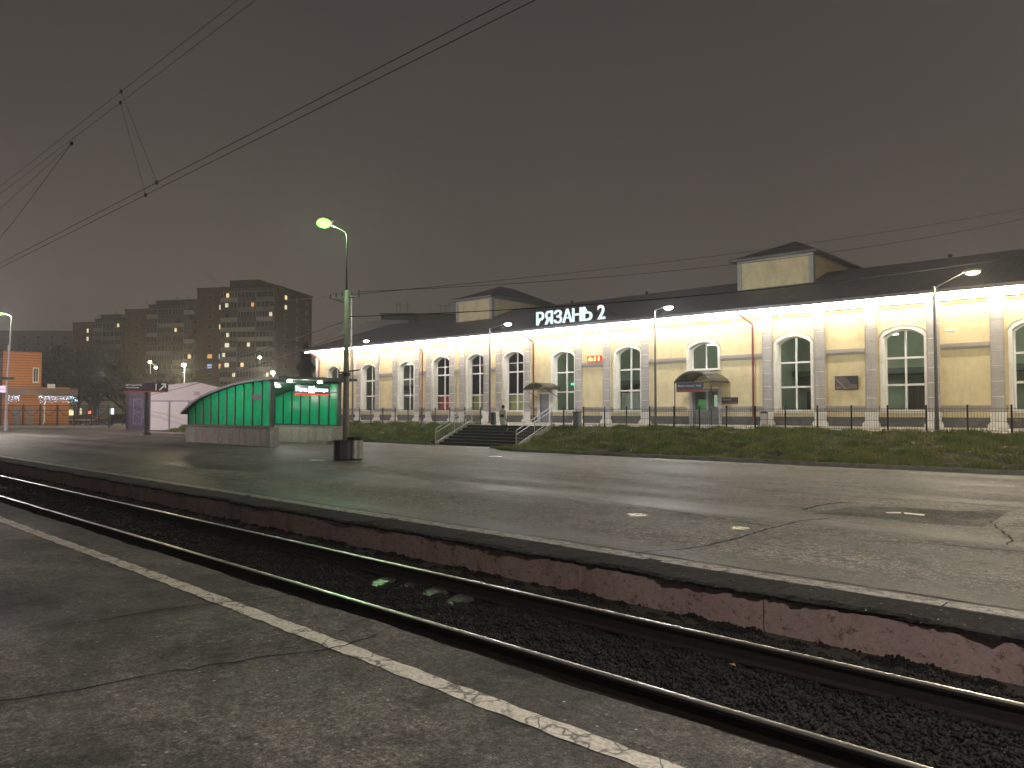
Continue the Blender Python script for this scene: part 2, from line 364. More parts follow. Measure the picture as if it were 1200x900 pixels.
def text_mb(s, x0, x1, z0, z1, y, depth=.02, bold=.0, face=-1, keep=False):
    """letters in the plane y=const, filling x0..x1 by z0..z1; face=-1: readable from -y"""
    cu = bpy.data.curves.new('t', 'FONT'); cu.body = s; cu.size = 1; cu.extrude = depth/2/1.; cu.offset = bold; cu.resolution_u = 4
    ob = bpy.data.objects.new('t', cu); COL.objects.link(ob)
    dg = bpy.context.evaluated_depsgraph_get(); dg.update(); me = bpy.data.meshes.new_from_object(ob.evaluated_get(dg))
    vs = [v.co.copy() for v in me.vertices]; mb = MB()
    ax0 = min(v.x for v in vs); ax1 = max(v.x for v in vs); ay0 = min(v.y for v in vs); ay1 = max(v.y for v in vs)
    sx = (x1-x0)/(ax1-ax0); sy = (z1-z0)/(ay1-ay0)
    for v in vs: mb.v.append((x0+(v.x-ax0)*sx, y-v.z, z0+(v.y-ay0)*sy))
    mb.f = [tuple(p.vertices) for p in me.polygons]
    bpy.data.objects.remove(ob); bpy.data.meshes.remove(me); bpy.data.curves.remove(cu)
    return mb
def lamp(name, loc, power, col, r=.12, kind='POINT', parent=None, rotx=None):
    l = bpy.data.lights.new(name, kind); l.energy = power; l.color = col
    if kind in ('POINT', 'SPOT'): l.shadow_soft_size = r
    o = bpy.data.objects.new(name, l); COL.objects.link(o); o.location = loc
    if kind == 'SPOT': l.spot_size = R(150); l.spot_blend = .6
    if parent: o.parent = parent; o.location = Vector(loc)
    return o

# ================================================================== SETTING
# ground to the horizon (two sheets, the track trench between them)
EDGE_N, EDGE_F = 3.76, 8.22
g = MB().quad((-900, 9.3, -.006), (160, 9.3, -.006), (160, 800, -.006), (-900, 800, -.006))
g.quad((-900, -120, -.46), (160, -120, -.46), (160, 9.3, -.46), (-900, 9.3, -.46))
g.quad((-900, 9.3, -.46), (160, 9.3, -.46), (160, 9.3, -.006), (-900, 9.3, -.006))
single('ground', g, M['ground'], kind='structure')

def edge_noise(x, k=0):
    return .030*math.sin(x*1.7+k)+.018*math.sin(x*4.3+1+k)+.012*math.sin(x*11.1+k*2)+.008*math.sin(x*27+k)
def xs_range(x0, x1, fine0=-30):
    out = []; x = x1
    while x > x0: out.append(x); x -= .06 if x > -14 else (.15 if x > -40 else 1.2)
    out.append(x0); return out
# far platform sheet
mb = MB(); xs = [20, 5, 0, -5, -10, -20, -30, -45, -60, -80, -110, -300]
for a, b in zip(xs[:-1], xs[1:]): mb.quad((a, 8.9, 0), (b, 8.9, 0), (b, 31.6+.028*b, 0), (a, 31.6+.028*a, 0))
single('far_platform', mb, M['asph_far'], kind='structure')
# lip of dark asphalt along the far edge (irregular overhang)
mb = MB(); X = xs_range(-160, 8)
pr = []
for x in X:
    e = edge_noise(x); d = edge_noise(x*1.3, 2)
    j = lambda a: random.uniform(-a, a)
    pr.append([(x, 8.98, .006), (x, 8.70+j(.02), .005+d*.2), (x, 8.45+j(.03), -.002+d*.3+j(.005)), (x, 8.20+e+j(.012), -.012+d*.3+j(.006)), (x, 8.14+e+j(.02), -.035+j(.010)), (x, 8.165+e+j(.02), -.065+d*.35+j(.012)), (x, 8.22, -.085+d*.3+j(.015))])
for k in range(len(pr)-1):
    for j in range(6): mb.quad(pr[k][j], pr[k+1][j], pr[k+1][j+1], pr[k][j+1])
single('platform_edge_asphalt', mb, M['asph_lip'], kind='structure', smooth=False)
# pink painted retaining wall
mb = MB(); x = 8.; rnd = random.Random(3)
while x > -160:
    w = 6.0 if x > -60 else 12
    dy = rnd.uniform(-.012, .012); mb.box(x-w+.02, x, 8.20+dy, 8.26, -.47, -.085); x -= w
o = single('platform_wall', mb, M['pink'], kind=None, label='pink painted low concrete wall under the edge of the far platform', cat='wall')
# kerb strip with faded white paint on the far platform
mb = MB(); x = 8.; rnd = random.Random(5)
while x > -160:
    w = rnd.uniform(1.8, 3.2) if x > -60 else 15
    d = rnd.uniform(-.015, .015); mb.box(x-w+.02, x, 8.76+d, 9.05+d, -.03, .010+rnd.uniform(0, .004)); x -= w
single('platform_marking', mb, wornpaint('faded_line_far', (.38, .36, .32), (.09, .085, .075), .47), kind='structure')
mb = MB()
for k in range(len(X)-1):
    a, b = X[k], X[k+1]; na, nb = edge_noise(a*.7, 5)*.6, edge_noise(b*.7, 5)*.6; wa, wb = .02+.5*abs(edge_noise(a, 9)), .02+.5*abs(edge_noise(b, 9))
    mb.quad((a, 9.14+na, .004), (b, 9.14+nb, .004), (b, 9.14+nb+wb, .004), (a, 9.14+na+wa, .004))
M['crack'] = mat('crack_gap', (.006, .006, .006), .95)
single('platform_joint', mb, M['crack'], kind='structure')

# near platform: slab with face
mb = MB(); X2 = xs_range(-160, 12)
for k in range(len(X2)-1):
    a, b = X2[k], X2[k+1]; ea, eb = edge_noise(a, 4)*.5, edge_noise(b, 4)*.5
    mb.quad((a, EDGE_N-.25, .300), (b, EDGE_N-.25, .300), (b, EDGE_N+eb, .296), (a, EDGE_N+ea, .296))
    mb.quad((a, EDGE_N+ea, .296), (b, EDGE_N+eb, .296), (b, EDGE_N+eb-.01, .20), (a, EDGE_N+ea-.01, .20))
    mb.quad((a, EDGE_N+ea-.01, .20), (b, EDGE_N+eb-.01, .20), (b, EDGE_N-.03, -.47), (a, EDGE_N-.03, -.47))
for a, b in ((12, 0), (0, -12), (-12, -40), (-40, -160)): mb.quad((a, EDGE_N-.25, .3), (b, EDGE_N-.25, .3), (b, -30, .3), (a, -30, .3))
single('near_platform', mb, M['asph_near'], kind='structure', smooth=False)
# white safety line on near platform
mb = MB(); pts = []
for x in X2:
    c = 3.19+.015*math.sin(x*.6); w = .075+.006*math.sin(x*9)+.005*math.sin(x*23)
    pts.append((x, c-w, c+w))
for (x0, a0, b0), (x1, a1, b1) in zip(pts[:-1], pts[1:]): mb.quad((x0, a0, .304), (x1, a1, .304), (x1, b1, .304), (x0, b0, .304))
single('platform_line', mb, wornpaint('worn_white_line', (.62, .58, .50), (.13, .12, .105), .42), kind='structure')

# cracks across both platforms, from the photograph
def crack(pxs, z, w, seed, wz=None):
    rnd = random.Random(seed); P = [Vector((*onZ(x, y, z), 0)) for x, y in pxs]; out = []
    for a, b in zip(P[:-1], P[1:]):
        n = max(2, int((b-a).length/.12))
        for k in range(n): out.append(a.lerp(b, k/n)+Vector((rnd.uniform(-1, 1), rnd.uniform(-1, 1), 0))*min(.03, (b-a).length/n*.3))
    out.append(P[-1]); mb = MB()
    for k in range(len(out)-1):
        d = (out[k+1]-out[k]).normalized(); n = Vector((-d.y, d.x, 0))
        w0 = w*rnd.uniform(.4, 1.3); w1 = w*rnd.uniform(.4, 1.3)
        if k == 0: w0 = .001
        if k == len(out)-2: w1 = .001
        zz = z+.006
        mb.quad((out[k]-n*w0).to_3d()[:2]+(zz,), (out[k]+n*w0)[:2]+(zz,), (out[k+1]+n*w1)[:2]+(zz,), (out[k+1]-n*w1)[:2]+(zz,))
    single('ground_crack', mb, M['crack'], kind='structure')
crack([(-60, 830), (0, 822), (60, 815), (130, 800), (200, 788), (300, 772), (385, 762), (404, 756), (445, 742)], .3, .010, 1)
crack([(60, 735), (110, 728), (180, 716), (243, 708), (300, 703), (345, 699)], .3, .009, 2)
crack([(790, 645), (815, 642), (860, 632), (900, 620), (935, 611), (975, 607)], 0, .03, 3)
crack([(985, 633), (1060, 635), (1120, 640), (1200, 647), (1300, 655)], 0, .014, 4)
crack([(1158, 610), (1176, 624), (1186, 632), (1180, 640)], 0, .02, 5)
crack([(940, 598), (962, 592), (985, 589), (1010, 590)], 0, .05, 6)
crack([(430, 546), (520, 566), (600, 574), (700, 586), (800, 601), (900, 617)], 0, .02, 7)
crack([(560, 550), (700, 560), (800, 566), (960, 580), (1100, 588), (1260, 600)], 0, .028, 8)
crack([(500, 541), (640, 552), (800, 563), (1000, 570), (1200, 582)], 0, .028, 9)
crack([(100, 735), (240, 700), (330, 660)], 0.3, .003, 12)
crack([(670, 655), (720, 649), (790, 645)], 0, .02, 14)
# dark resurfaced patch and damp slivers
def sheet(name, pxs, z, m, up=.004):
    mb = MB(); mb.poly([(*onZ(x, y, z), z+up) for x, y in pxs]); single(name, mb, m, kind='structure')
sheet('asphalt_patch', [(950, 602), (1000, 594), (1060, 595), (1120, 599), (1185, 598), (1165, 611), (1152, 618), (1080, 613), (1020, 606)], 0, M['asph_patch'])
M['puddle'] = mat('shallow_water', (.02, .02, .018), .10, var=.1, bump=.25, bs=14)
M['ledglint'] = mat('white_led_glint', (.75, .73, .66), .35)  # white stands for the LED strip reflected in puddle slivers
sheet('puddle', [(734, 602.5), (748, 601.5), (762, 604), (750, 606), (738, 605.5)], 0, M['puddle'], .008)
sheet('puddle', [(856, 618), (868, 617.5), (880, 619.5), (868, 621), (858, 620.5)], 0, M['puddle'], .008)
sheet('painted_glint', [(1038, 600.6), (1056, 600.4), (1056, 602.2), (1039, 601.8)], 0, M['ledglint'], .009)
sheet('painted_glint', [(1059, 600.8), (1084, 603.2), (1083, 604.8), (1060, 602.6)], 0, M['ledglint'], .009)
sheet('manhole_cover', [(363, 539.2), (378, 538.4), (382, 539.8), (368, 540.8)], 0, mat('steel_cover', (.3, .3, .28), .25, metal=.8), .01)
sheet('manhole_cover', [(571, 535), (584, 534.2), (590, 535.6), (576, 536.4)], 0, mat('steel_cover_b', (.32, .31, .28), .25, metal=.8), .01)

# ---- track bed
mb = MB(); nx = 260; ny = 40
xsb = np.concatenate([np.linspace(6, -16, 220), np.linspace(-16.5, -60, 120), np.linspace(-62, -160, 20)]); ysb = np.linspace(3.72, 8.24, ny)
def bedz(x, y):
    d = abs(y-5.80); base = -.30 if d < 1.35 else -.30-.17*min(1, (d-1.35)/.7)
    n = .016*math.sin(x*3.1+y*5)+.014*math.sin(x*7.7-y*9)+.012*math.sin(x*17+y*21)
    return base+n
V = [(x, y, bedz(x, y)) for x in xsb for y in ysb]
mb.v = V; mb.f = [(i*ny+j, (i+1)*ny+j, (i+1)*ny+j+1, i*ny+j+1) for i in range(len(xsb)-1) for j in range(ny-1)]
single('track_bed', mb, M['ballast0'], kind='structure', smooth=True)
def stones(name, pts, sizes, m, label, seed=1):
    rs = np.random.RandomState(seed); n = len(pts)
    base = np.array([(1, 0, 0), (-1, 0, 0), (0, 1, 0), (0, -1, 0), (0, 0, 1), (0, 0, -1)], float)
    F = np.array([(0, 2, 4), (2, 1, 4), (1, 3, 4), (3, 0, 4), (2, 0, 5), (1, 2, 5), (3, 1, 5), (0, 3, 5)])
    v = np.repeat(base[None], n, 0)*rs.uniform(.55, 1.25, (n, 6, 1))+rs.uniform(-.28, .28, (n, 6, 3))
    q = rs.normal(size=(n, 4)); q /= np.linalg.norm(q, axis=1)[:, None]; w, x, y, z = q.T
    Rm = np.stack([1-2*(y*y+z*z), 2*(x*y-z*w), 2*(x*z+y*w), 2*(x*y+z*w), 1-2*(x*x+z*z), 2*(y*z-x*w), 2*(x*z-y*w), 2*(y*z+x*w), 1-2*(x*x+y*y)], -1).reshape(n, 3, 3)
    v = np.einsum('nij,nkj->nki', Rm, v)*sizes[:, None, None]+pts[:, None, :]
    f = (F[None]+6*np.arange(n)[:, None, None]).reshape(-1, 3)
    me = bpy.data.meshes.new(name); me.vertices.add(n*6); me.vertices.foreach_set('co', v.reshape(-1))
    me.loops.add(len(f)*3); me.loops.foreach_set('vertex_index', f.reshape(-1).astype(np.int32))
    me.polygons.add(len(f)); me.polygons.foreach_set('loop_start', np.arange(0, len(f)*3, 3, dtype=np.int32)); me.polygons.foreach_set('loop_total', np.full(len(f), 3, np.int32))
    me.update(calc_edges=True); me.materials.append(m)
    o = bpy.data.objects.new(name, me); COL.objects.link(o); o['kind'] = 'stuff'; o['label'] = label; o['category'] = 'gravel'
    return o
rs = np.random.RandomState(2); P = []
SL = [x for x in np.arange(1.0, -60, -.5)]
def scatter(x0, x1, dens, smin, smax):
    n = int((x1-x0)*4.4*dens); x = rs.uniform(x0, x1, n); y = rs.uniform(3.85, 8.2, n); s = rs.uniform(smin, smax, n)
    for a, b, c in zip(x, y, s):
        if abs(abs(b-5.80)-.78) < .05: continue
        ks = round((a-1.0)/.5)*.5+1.0
        if -8.8 < ks < -6.9 and 6.17 < b < 6.42 and abs(a-ks) < .085 and rs.rand() < .9: continue
        P.append((a, b, bedz(a, b)+c*.35, c))
scatter(-13, 4, 1050, .014, .028); scatter(-26, -13, 260, .02, .038); scatter(-50, -26, 90, .025, .045)
P = np.array(P); stones('gravel_ballast', P[:, :3], P[:, 3], M['ballast'], 'dark crushed stone ballast filling the track between the platforms')

# ---- rails and sleepers
def rail(Y, label):
    t = Thing('rail', label, 'rail', (0, Y, -.30), group='running rails of the track')
    prof = [(-.072, -.285), (.072, -.285), (.072, -.272), (.012, -.255), (.009, -.150), (.034, -.136), (.0365, -.108), (-.0365, -.108), (-.034, -.136), (-.009, -.150), (-.012, -.255), (-.072, -.272)]
    m = MB().prism([(8, Y+a, z) for a, z in prof], (-170, 0, 0)); t.part('rail_web', m, M['rust'])
    hp = [(-.0365, -.1135), (-.034, -.1055), (-.026, -.1015), (-.013, -.0995), (0, -.099), (.013, -.0995), (.026, -.1015), (.034, -.1055), (.0365, -.1135)]
    m = MB()
    for (a, z), (b, w) in zip(hp[:-1], hp[1:]): m.quad((8, Y+a, z), (-162, Y+a, z), (-162, Y+b, w), (8, Y+b, w))
    t.part('rail_head', m, M['railtop'], smooth=True)
rail(5.02, 'rail nearest the camera, close to the near platform, with a bright worn head'); rail(6.58, 'rail farther from the camera, beside the pink platform wall')
first = None
for k, x in enumerate(SL[:110]):
    if first is None:
        t = Thing('sleeper', 'concrete sleeper mostly buried in the dark ballast under the two rails', 'sleeper', (x, 5.8, -.45), group='concrete sleepers under the rails')
        m = MB(); prof = [(4.5, -.345), (5.2, -.345), (6.02, -.345), (6.12, -.322), (6.44, -.254), (6.52, -.30), (7.15, -.345)]
        for (a, z), (b, w) in zip(prof[:-1], prof[1:]):
            m.quad((x-.11, a, z), (x+.11, a, z), (x+.11, b, w), (x-.11, b, w))
            m.quad((x-.11, a, z), (x-.11, b, w), (x-.15, b, -.45), (x-.15, a, -.45)); m.quad((x+.11, a, z), (x+.11, b, w), (x+.15, b, -.45), (x+.15, a, -.45))
        m.quad((x-.11, 4.5, -.345), (x+.11, 4.5, -.345), (x+.15, 4.5, -.45), (x-.15, 4.5, -.45)); m.quad((x-.11, 7.15, -.345), (x+.11, 7.15, -.345), (x+.15, 7.15, -.45), (x-.15, 7.15, -.45))
        t.part('sleeper_body', m, M['sleeper'])
        for Y in (5.02, 6.58):
            c = MB()
            for s in (-1, 1):
                c.box(x-.05, x+.05, Y+s*.11-.035, Y+s*.11+.035, -.285, -.25); c.tube([(x, Y+s*.11, -.26), (x, Y+s*.11, -.215)], .016, 6)
            t.part('rail_clip', c, M['rust'])
        first = t.o
    else:
        o = copy_tree(first); o.location.x = x; o.location.z -= 0 if -8.8 < x < -6.9 else .075; o.rotation_euler = (R(random.uniform(-1, 1)), R(random.uniform(-1.2, 1.2)), R(random.uniform(-1, 1)))
# leaf on the ballast
m = MB(); lx, ly = onZ(857, 783, -.28); m.poly([(lx-.05, ly, -.25), (lx-.01, ly-.025, -.235), (lx+.05, ly-.01, -.25), (lx+.02, ly+.03, -.24), (lx-.02, ly+.025, -.25)]); 
single('fallen_leaf', m, mat('dry_leaf', (.30, .14, .06), .7), 'dry orange brown leaf lying on the ballast near the far rail', 'leaf')

# ---- kerb, grass bank, yard
STU0, STU1, STV0, STV1 = -34.3, -28.0, 31.25, 33.95
def fV(u): return 34.2-.032*(u+5.7)      # fence line
mb = MB(); x = 14.
while x > -25.8:
    mb.box(x-.99, x, 28.55, 28.72, -.05, .13+random.uniform(0, .01)); x -= 1.0
for k in range(4): mb.box(-26.05, -25.88, 28.72+k*.6, 28.72+k*.6+.59, -.05, .12)
x = STU0-.2
while x > -74: mb.box(x-.99, x, 30.62, 30.78, -.05, .12+random.uniform(0, .01)); x -= 1.0
single('grass_kerb', mb, M['kerb'], kind='structure', frame='b')
def bank(u0, u1, v0, name, seed):
    rsb = np.random.RandomState(seed); nu = int(abs(u1-u0)/.35); nv = 26; mb = MB()
    for i in range(nu+1):
        u = u0+(u1-u0)*i/nu; v1 = fV(u)+.12
        for j in range(nv+1):
            t = j/nv; v = v0+(v1-v0)*t; vs_ = v0 if seed == 2 else 31.35+(28.72-31.35)*min(1, max(0, (u+26.2)/4.5)); s = max(0, (v-vs_)/(v1-vs_))**.85
            n = (.2 if s == 0 else 1)*.05*math.sin(u*2.3+j)+.04*math.sin(u*5.1-j*1.7)+rsb.uniform(-.03, .03) if 0 < j < nv else 0
            mb.v.append((u, v0+(v1-v0)*t, .08+1.075*s+n*(1 if t < .95 else .2)))
    for i in range(nu):
        for j in range(nv): mb.f.append((i*(nv+1)+j, (i+1)*(nv+1)+j, (i+1)*(nv+1)+j+1, i*(nv+1)+j+1))
    single(name, mb, M['grass0'], kind='structure', frame='b', smooth=True)
    return mb.v, nu, nv
bR = bank(-27.84, 13, 28.72, 'grass_bank', 1); bL = bank(-72, STU0-.35, 30.78, 'grass_bank', 2)
def grass(bk, n, seed):
    vs, nu, nv = bk; A = np.array(vs).reshape(nu+1, nv+1, 3); rsg = np.random.RandomState(seed)
    # clumpy density
    i = rsg.uniform(0, nu-1e-6, n); j = rsg.uniform(0, nv-1e-6, n)
    i0 = i.astype(int); j0 = j.astype(int); fi = (i-i0)[:, None]; fj = (j-j0)[:, None]
    p = (A[i0, j0]*(1-fi)+A[i0+1, j0]*fi)*(1-fj)+(A[i0, j0+1]*(1-fi)+A[i0+1, j0+1]*fi)*fj
    cl = np.sin(p[:, 0]*1.9+np.sin(p[:, 1]*2.3)*2)*np.sin(p[:, 1]*3.1+np.sin(p[:, 0]*1.1)*2)
    keep = rsg.rand(n) < .50+.55*cl; p = p[keep]; cl = cl[keep]; n = len(p)
    h = rsg.uniform(.05, .18, n)*(1+.75*cl); an = rsg.uniform(0, 2*math.pi, n); w = rsg.uniform(.012, .030, n)
    dx = np.stack([np.cos(an)*w, np.sin(an)*w, np.zeros(n)], 1); le = np.stack([rsg.normal(0, .05, n), rsg.normal(0, .05, n), h], 1)
    v = np.stack([p-dx, p+dx, p+le], 1); c, s = math.cos(PHI), math.sin(PHI)
    x = v[..., 0]*c-v[..., 1]*s; y = v[..., 0]*s+v[..., 1]*c; v = np.stack([x, y, v[..., 2]], -1)
    return v
v = np.concatenate([grass(bR, 230000, 1), grass(bL, 120000, 2)]); n = len(v)
me = bpy.data.meshes.new('grass'); me.vertices.add(n*3); me.vertices.foreach_set('co', v.reshape(-1))
me.loops.add(n*3); me.loops.foreach_set('vertex_index', np.arange(n*3, dtype=np.int32)); me.polygons.add(n)
me.polygons.foreach_set('loop_start', np.arange(0, n*3, 3, dtype=np.int32)); me.polygons.foreach_set('loop_total', np.full(n, 3, np.int32)); me.update(calc_edges=True); me.materials.append(M['grass'])
o = bpy.data.objects.new('grass', me); COL.objects.link(o); o['kind'] = 'stuff'; o['label'] = 'short green grass growing on the bank below the station fence'; o['category'] = 'grass'
mb = MB()
for a, b in ((14, -27.6), (-27.6, STU0-.35), (STU0-.35, -72)):
    lo = (lambda u: fV(u)+.05) if a != -27.6 else (lambda u: STV1)
    mb.quad((a, lo(a), 1.16), (b, lo(b), 1.16), (b, 46, 1.16), (a, 46, 1.16))
mb.quad((-72, 30.7, -.1), (-72, 60, -.1), (-72, 60, 1.16), (-72, fV(-72)+.1, 1.16))
single('yard', mb, M['yard'], kind='structure', frame='b')
# paved area on the left, pink lamp tint painted into its colour
mb = MB(); mb.quad((-66, 24.5, .004), (-150, 24.5, .004), (-150, 60, .004), (-66, 33, .004)); single('pavement', mb, M['pave_left'], kind='structure')

# stairs
t = Thing('stairs', 'dark wet stone steps climbing from the platform to the station yard', 'stairs', ((STU0+STU1)/2, STV0, 0), 'b')
m = MB(); nst = 7
for k in range(nst):
    z = 1.16*(k+1)/nst; v = STV0+(STV1-STV0)*k/nst; m.box(STU0, STU1, v-.02, STV1+.3 if k == nst-1 else v+.42, 0 if k == 0 else z-.16, z)
t.part('steps', m, M['step'])
m = MB()
for k in range(nst):
    z = 1.16*(k+1)/nst; v = STV0+(STV1-STV0)*k/nst; m.box(STU0+.05, STU1-.05, v-.026, v+.02, z-.03, z+.003)
t.part('nosing', m, mat('step_nosing', (.05, .05, .055), .35))
for u in (STU0-.16, STU1+.02):
    m = MB().prism([(u, STV0-.3, 0), (u, STV0-.3, .12), (u, STV1+.15, 1.30), (u, STV1+.3, 1.30), (u, STV1+.3, 0)], (.14, 0, 0)); t.part('side_wall', m, M['conc'])
def handrail(u, label):
    h = Thing('stair_railing', label, 'railing', (u, STV0, 0), 'b', 'railings of the station stairs')
    z = lambda v: .12+1.16*(v-STV0)/(STV1-STV0)
    v0, v1 = STV0-.25, STV1+.1
    for v in (v0, (v0+v1)/2, v1): h.part('post', MB().tube([(u, v, z(v)-.1), (u, v, z(v)+.95)], .03, 8), M['galv'])
    for hh in (.95, .72, .14): h.part('rail_bar', MB().tube([(u, v0, z(v0)+hh), (u, v1, z(v1)+hh)], .025, 8), M['galv'])
    m = MB(); n = 20
    for k in range(1, n):
        v = v0+(v1-v0)*k/n; m.tube([(u, v, z(v)+.14), (u, v, z(v)+.72)], .009, 5)
    h.part('baluster', m, M['galv'])
handrail(STU0-.09, 'pale steel railing on the left side of the station stairs'); handrail(STU1+.09, 'pale steel railing on the right side of the station stairs')

# station fence
def fence(u0, u1, label):
    f = Thing('mesh_fence', label, 'fence', (u0, fV(u0), 1.16), 'b', 'fences above the grass bank')
    n = max(1, round(abs(u1-u0)/1.475)); us = [u0+(u1-u0)*k/n for k in range(n+1)]
    for u in us: f.part('post', MB().box(u-.03, u+.03, fV(u)-.03, fV(u)+.03, 1.08, 2.26), M['dark'])
    for a, b in zip(us[:-1], us[1:]):
        m = MB(); lo, hi = min(a, b)+.03, max(a, b)-.03; c = int((hi-lo)/.095)
        for k in range(c+1):
            u = lo+(hi-lo)*k/c; m.box(u-.0055, u+.0055, fV(u)-.006, fV(u)+.006, 1.2, 2.16)
        for z in (1.25, 1.62, 2.0, 2.10):
            m.tube([(lo, fV(lo), z), (hi, fV(hi), z)], .009, 4)
        f.part('panel', m, M['fence'])
fence(-27.72, 7.7, 'long dark mesh fence along the grass bank right of the stairs'); fence(STU0-.4, -67.5, 'dark mesh fence along the grass bank left of the stairs')

# ================================================================== STATION BUILDING
WV = 45.0; U0, U1 = -68.25, 14.0; ZB, ZT = 1.16, 8.12
ST = Thing('station_building', 'long yellow station hall with tall arched windows, white trim and a lit eave', 'building', (-28, WV, ZB), 'b')
def op_from(px): return uV(px, WV)+.10
WIN = []   # (u0,u1,z0,spring,top,kind)
for px, kd in ((397.7, 'a'), (439.3, 'a'), (484.3, 'a'), (526, 'b'), (567.8, 'b'), (612.8, 'b'), (672, 'c'), (749.2, 'c'), (840, 'u'), (948.5, 'c'), (1081.4, 'c')):
    u = op_from(px); WIN.append([u-2.05, u, 2.02 if kd != 'u' else 4.72, 6.08, 6.47, kd])
WIN.append([-7.25, -5.2, 2.02, 6.08, 6.47, 'c']); WIN.append([-1.6, .45, 2.02, 6.08, 6.47, 'c']); WIN.append([4.4, 6.45, 2.02, 6.08, 6.47, 'c'])
for w in WIN:
    if w[5] == 'b': w[3] = 6.33; w[4] = 6.72
DOORS = [[uV(632.2, WV), uV(643.3, WV)+.05, ZB, 3.32], [uV(812.7, WV)-.05, uV(841, WV)+.1, ZB, 3.45]]
def arc_pts(u0, u1, sp, top, n=10):
    c = (u0+u1)/2; hw = (u1-u0)/2; rise = top-sp; r = (hw*hw+rise*rise)/(2*rise); cz = top-r; a0 = math.asin(hw/r)
    return [(c+r*math.sin(-a0+2*a0*k/n), cz+r*math.cos(-a0+2*a0*k/n)) for k in range(n+1)]
# wall with openings
ops = sorted([(w[0], w[1], w) for w in WIN]+[(d[0], d[1], d) for d in DOORS], key=lambda q: q[0])
# the upper window sits above the main door: merge into one column
cols = []; used = set()
for i, (a, b, w) in enumerate(ops):
    if i in used: continue
    grp = [w]
    for j in range(i+1, len(ops)):
        if ops[j][0] < b: grp.append(ops[j][2]); used.add(j); b = max(b, ops[j][1])
    a = min(g_[0] for g_ in grp); cols.append((a, b, sorted(grp, key=lambda q: q[2])))
m = MB(); u = U0; DEP = .44
for a, b, grp in cols:
    m.quad((u, WV, ZB), (a, WV, ZB), (a, WV, ZT), (u, WV, ZT)); z = ZB
    for w in grp:
        wu0, wu1, wz0 = w[0], w[1], w[2]; wz1 = w[4] if len(w) > 4 else w[3]
        if wz0 > z: m.quad((a, WV, z), (b, WV, z), (b, WV, wz0), (a, WV, wz0))
        if a < wu0-1e-4: m.quad((a, WV, wz0), (wu0, WV, wz0), (wu0, WV, wz1), (a, WV, wz1))
        if b > wu1+1e-4: m.quad((wu1, WV, wz0), (b, WV, wz0), (b, WV, wz1), (wu1, WV, wz1))
        if len(w) > 4:
            A = arc_pts(wu0, wu1, w[3], w[4])
            for (p, q), (r_, s_) in zip(A[:-1], A[1:]): m.quad((p, WV, q), (r_, WV, s_), (r_, WV, wz1+.001), (p, WV, wz1+.001))
        z = wz1
    m.quad((a, WV, z), (b, WV, z), (b, WV, ZT), (a, WV, ZT)); u = b
m.quad((u, WV, ZB), (U1, WV, ZB), (U1, WV, ZT), (u, WV, ZT))
m.quad((U0, WV, ZB), (U0, 60, ZB), (U0, 60, ZT), (U0, WV, ZT)); m.quad((U1, WV, ZB), (U1, 60, ZB), (U1, 60, ZT), (U1, WV, ZT)); m.quad((U0, 60, ZB), (U1, 60, ZB), (U1, 60, ZT), (U0, 60, ZT))
wall = ST.part('wall', m, M['yel'])
# interiors: halls behind the windows
M['mint'] = mat('mint_hall_wall', (.33, .36, .29), .7, var=.12, vs=.6); M['cream'] = mat('cream_hall_wall', (.45, .42, .25), .7, var=.05); M['dimroom'] = mat('dim_room', (.10, .10, .12), .8)
def room(u0, u1, m_, z1=7.3, d=8):
    m = MB(); a, b = WV+.62, WV+d
    m.quad((u0, b, ZB), (u1, b, ZB), (u1, b, z1), (u0, b, z1)); m.quad((u0, a, ZB), (u0, b, ZB), (u0, b, z1), (u0, a, z1)); m.quad((u1, a, ZB), (u1, b, ZB), (u1, b, z1), (u1, a, z1))
    m.quad((u0, a, z1), (u1, a, z1), (u1, b, z1), (u0, b, z1)); m.quad((u0, a, ZB+.01), (u1, a, ZB+.01), (u1, b, ZB+.01), (u0, b, ZB+.01))
    return ST.part('hall_interior', m, m_)
room(-67.5, -50.5, M['mint']); room(-50.3, -38.6, M['dimroom'], d=4); room(-38.4, -21.2, M['mint']); room(-21.0, 13.5, M['mint'])
TUBE = emit('fluorescent_tube', (.95, 1., .85), 6)
for (u, v) in ((-17.6, 47.5), (-15, 49.5), (-11.2, 47.3), (-9.3, 49.6), (-5.4, 47.3), (-3, 49.6), (-26, 48.8), (-30.6, 49.4), (-35, 48.6), (-1, 47.3), (3, 47.5), (-53, 49), (-59, 49)):
    ST.part('hall_lamp', MB().box(u, u+1.2, v, v+.25, 6.6, 6.68), TUBE)
for (u, v, p) in ((-17, 48, 90), (-11, 48, 110), (-5, 48, 110), (-28.5, 48, 120), (-34, 48, 60), (-53, 48, 45), (-58.5, 48, 45), (3, 48, 90)):
    lamp('hall_light', (u+28, v-WV, 6.3-ZB), p*1.5, (.9, 1, .82), .4, parent=ST.o)
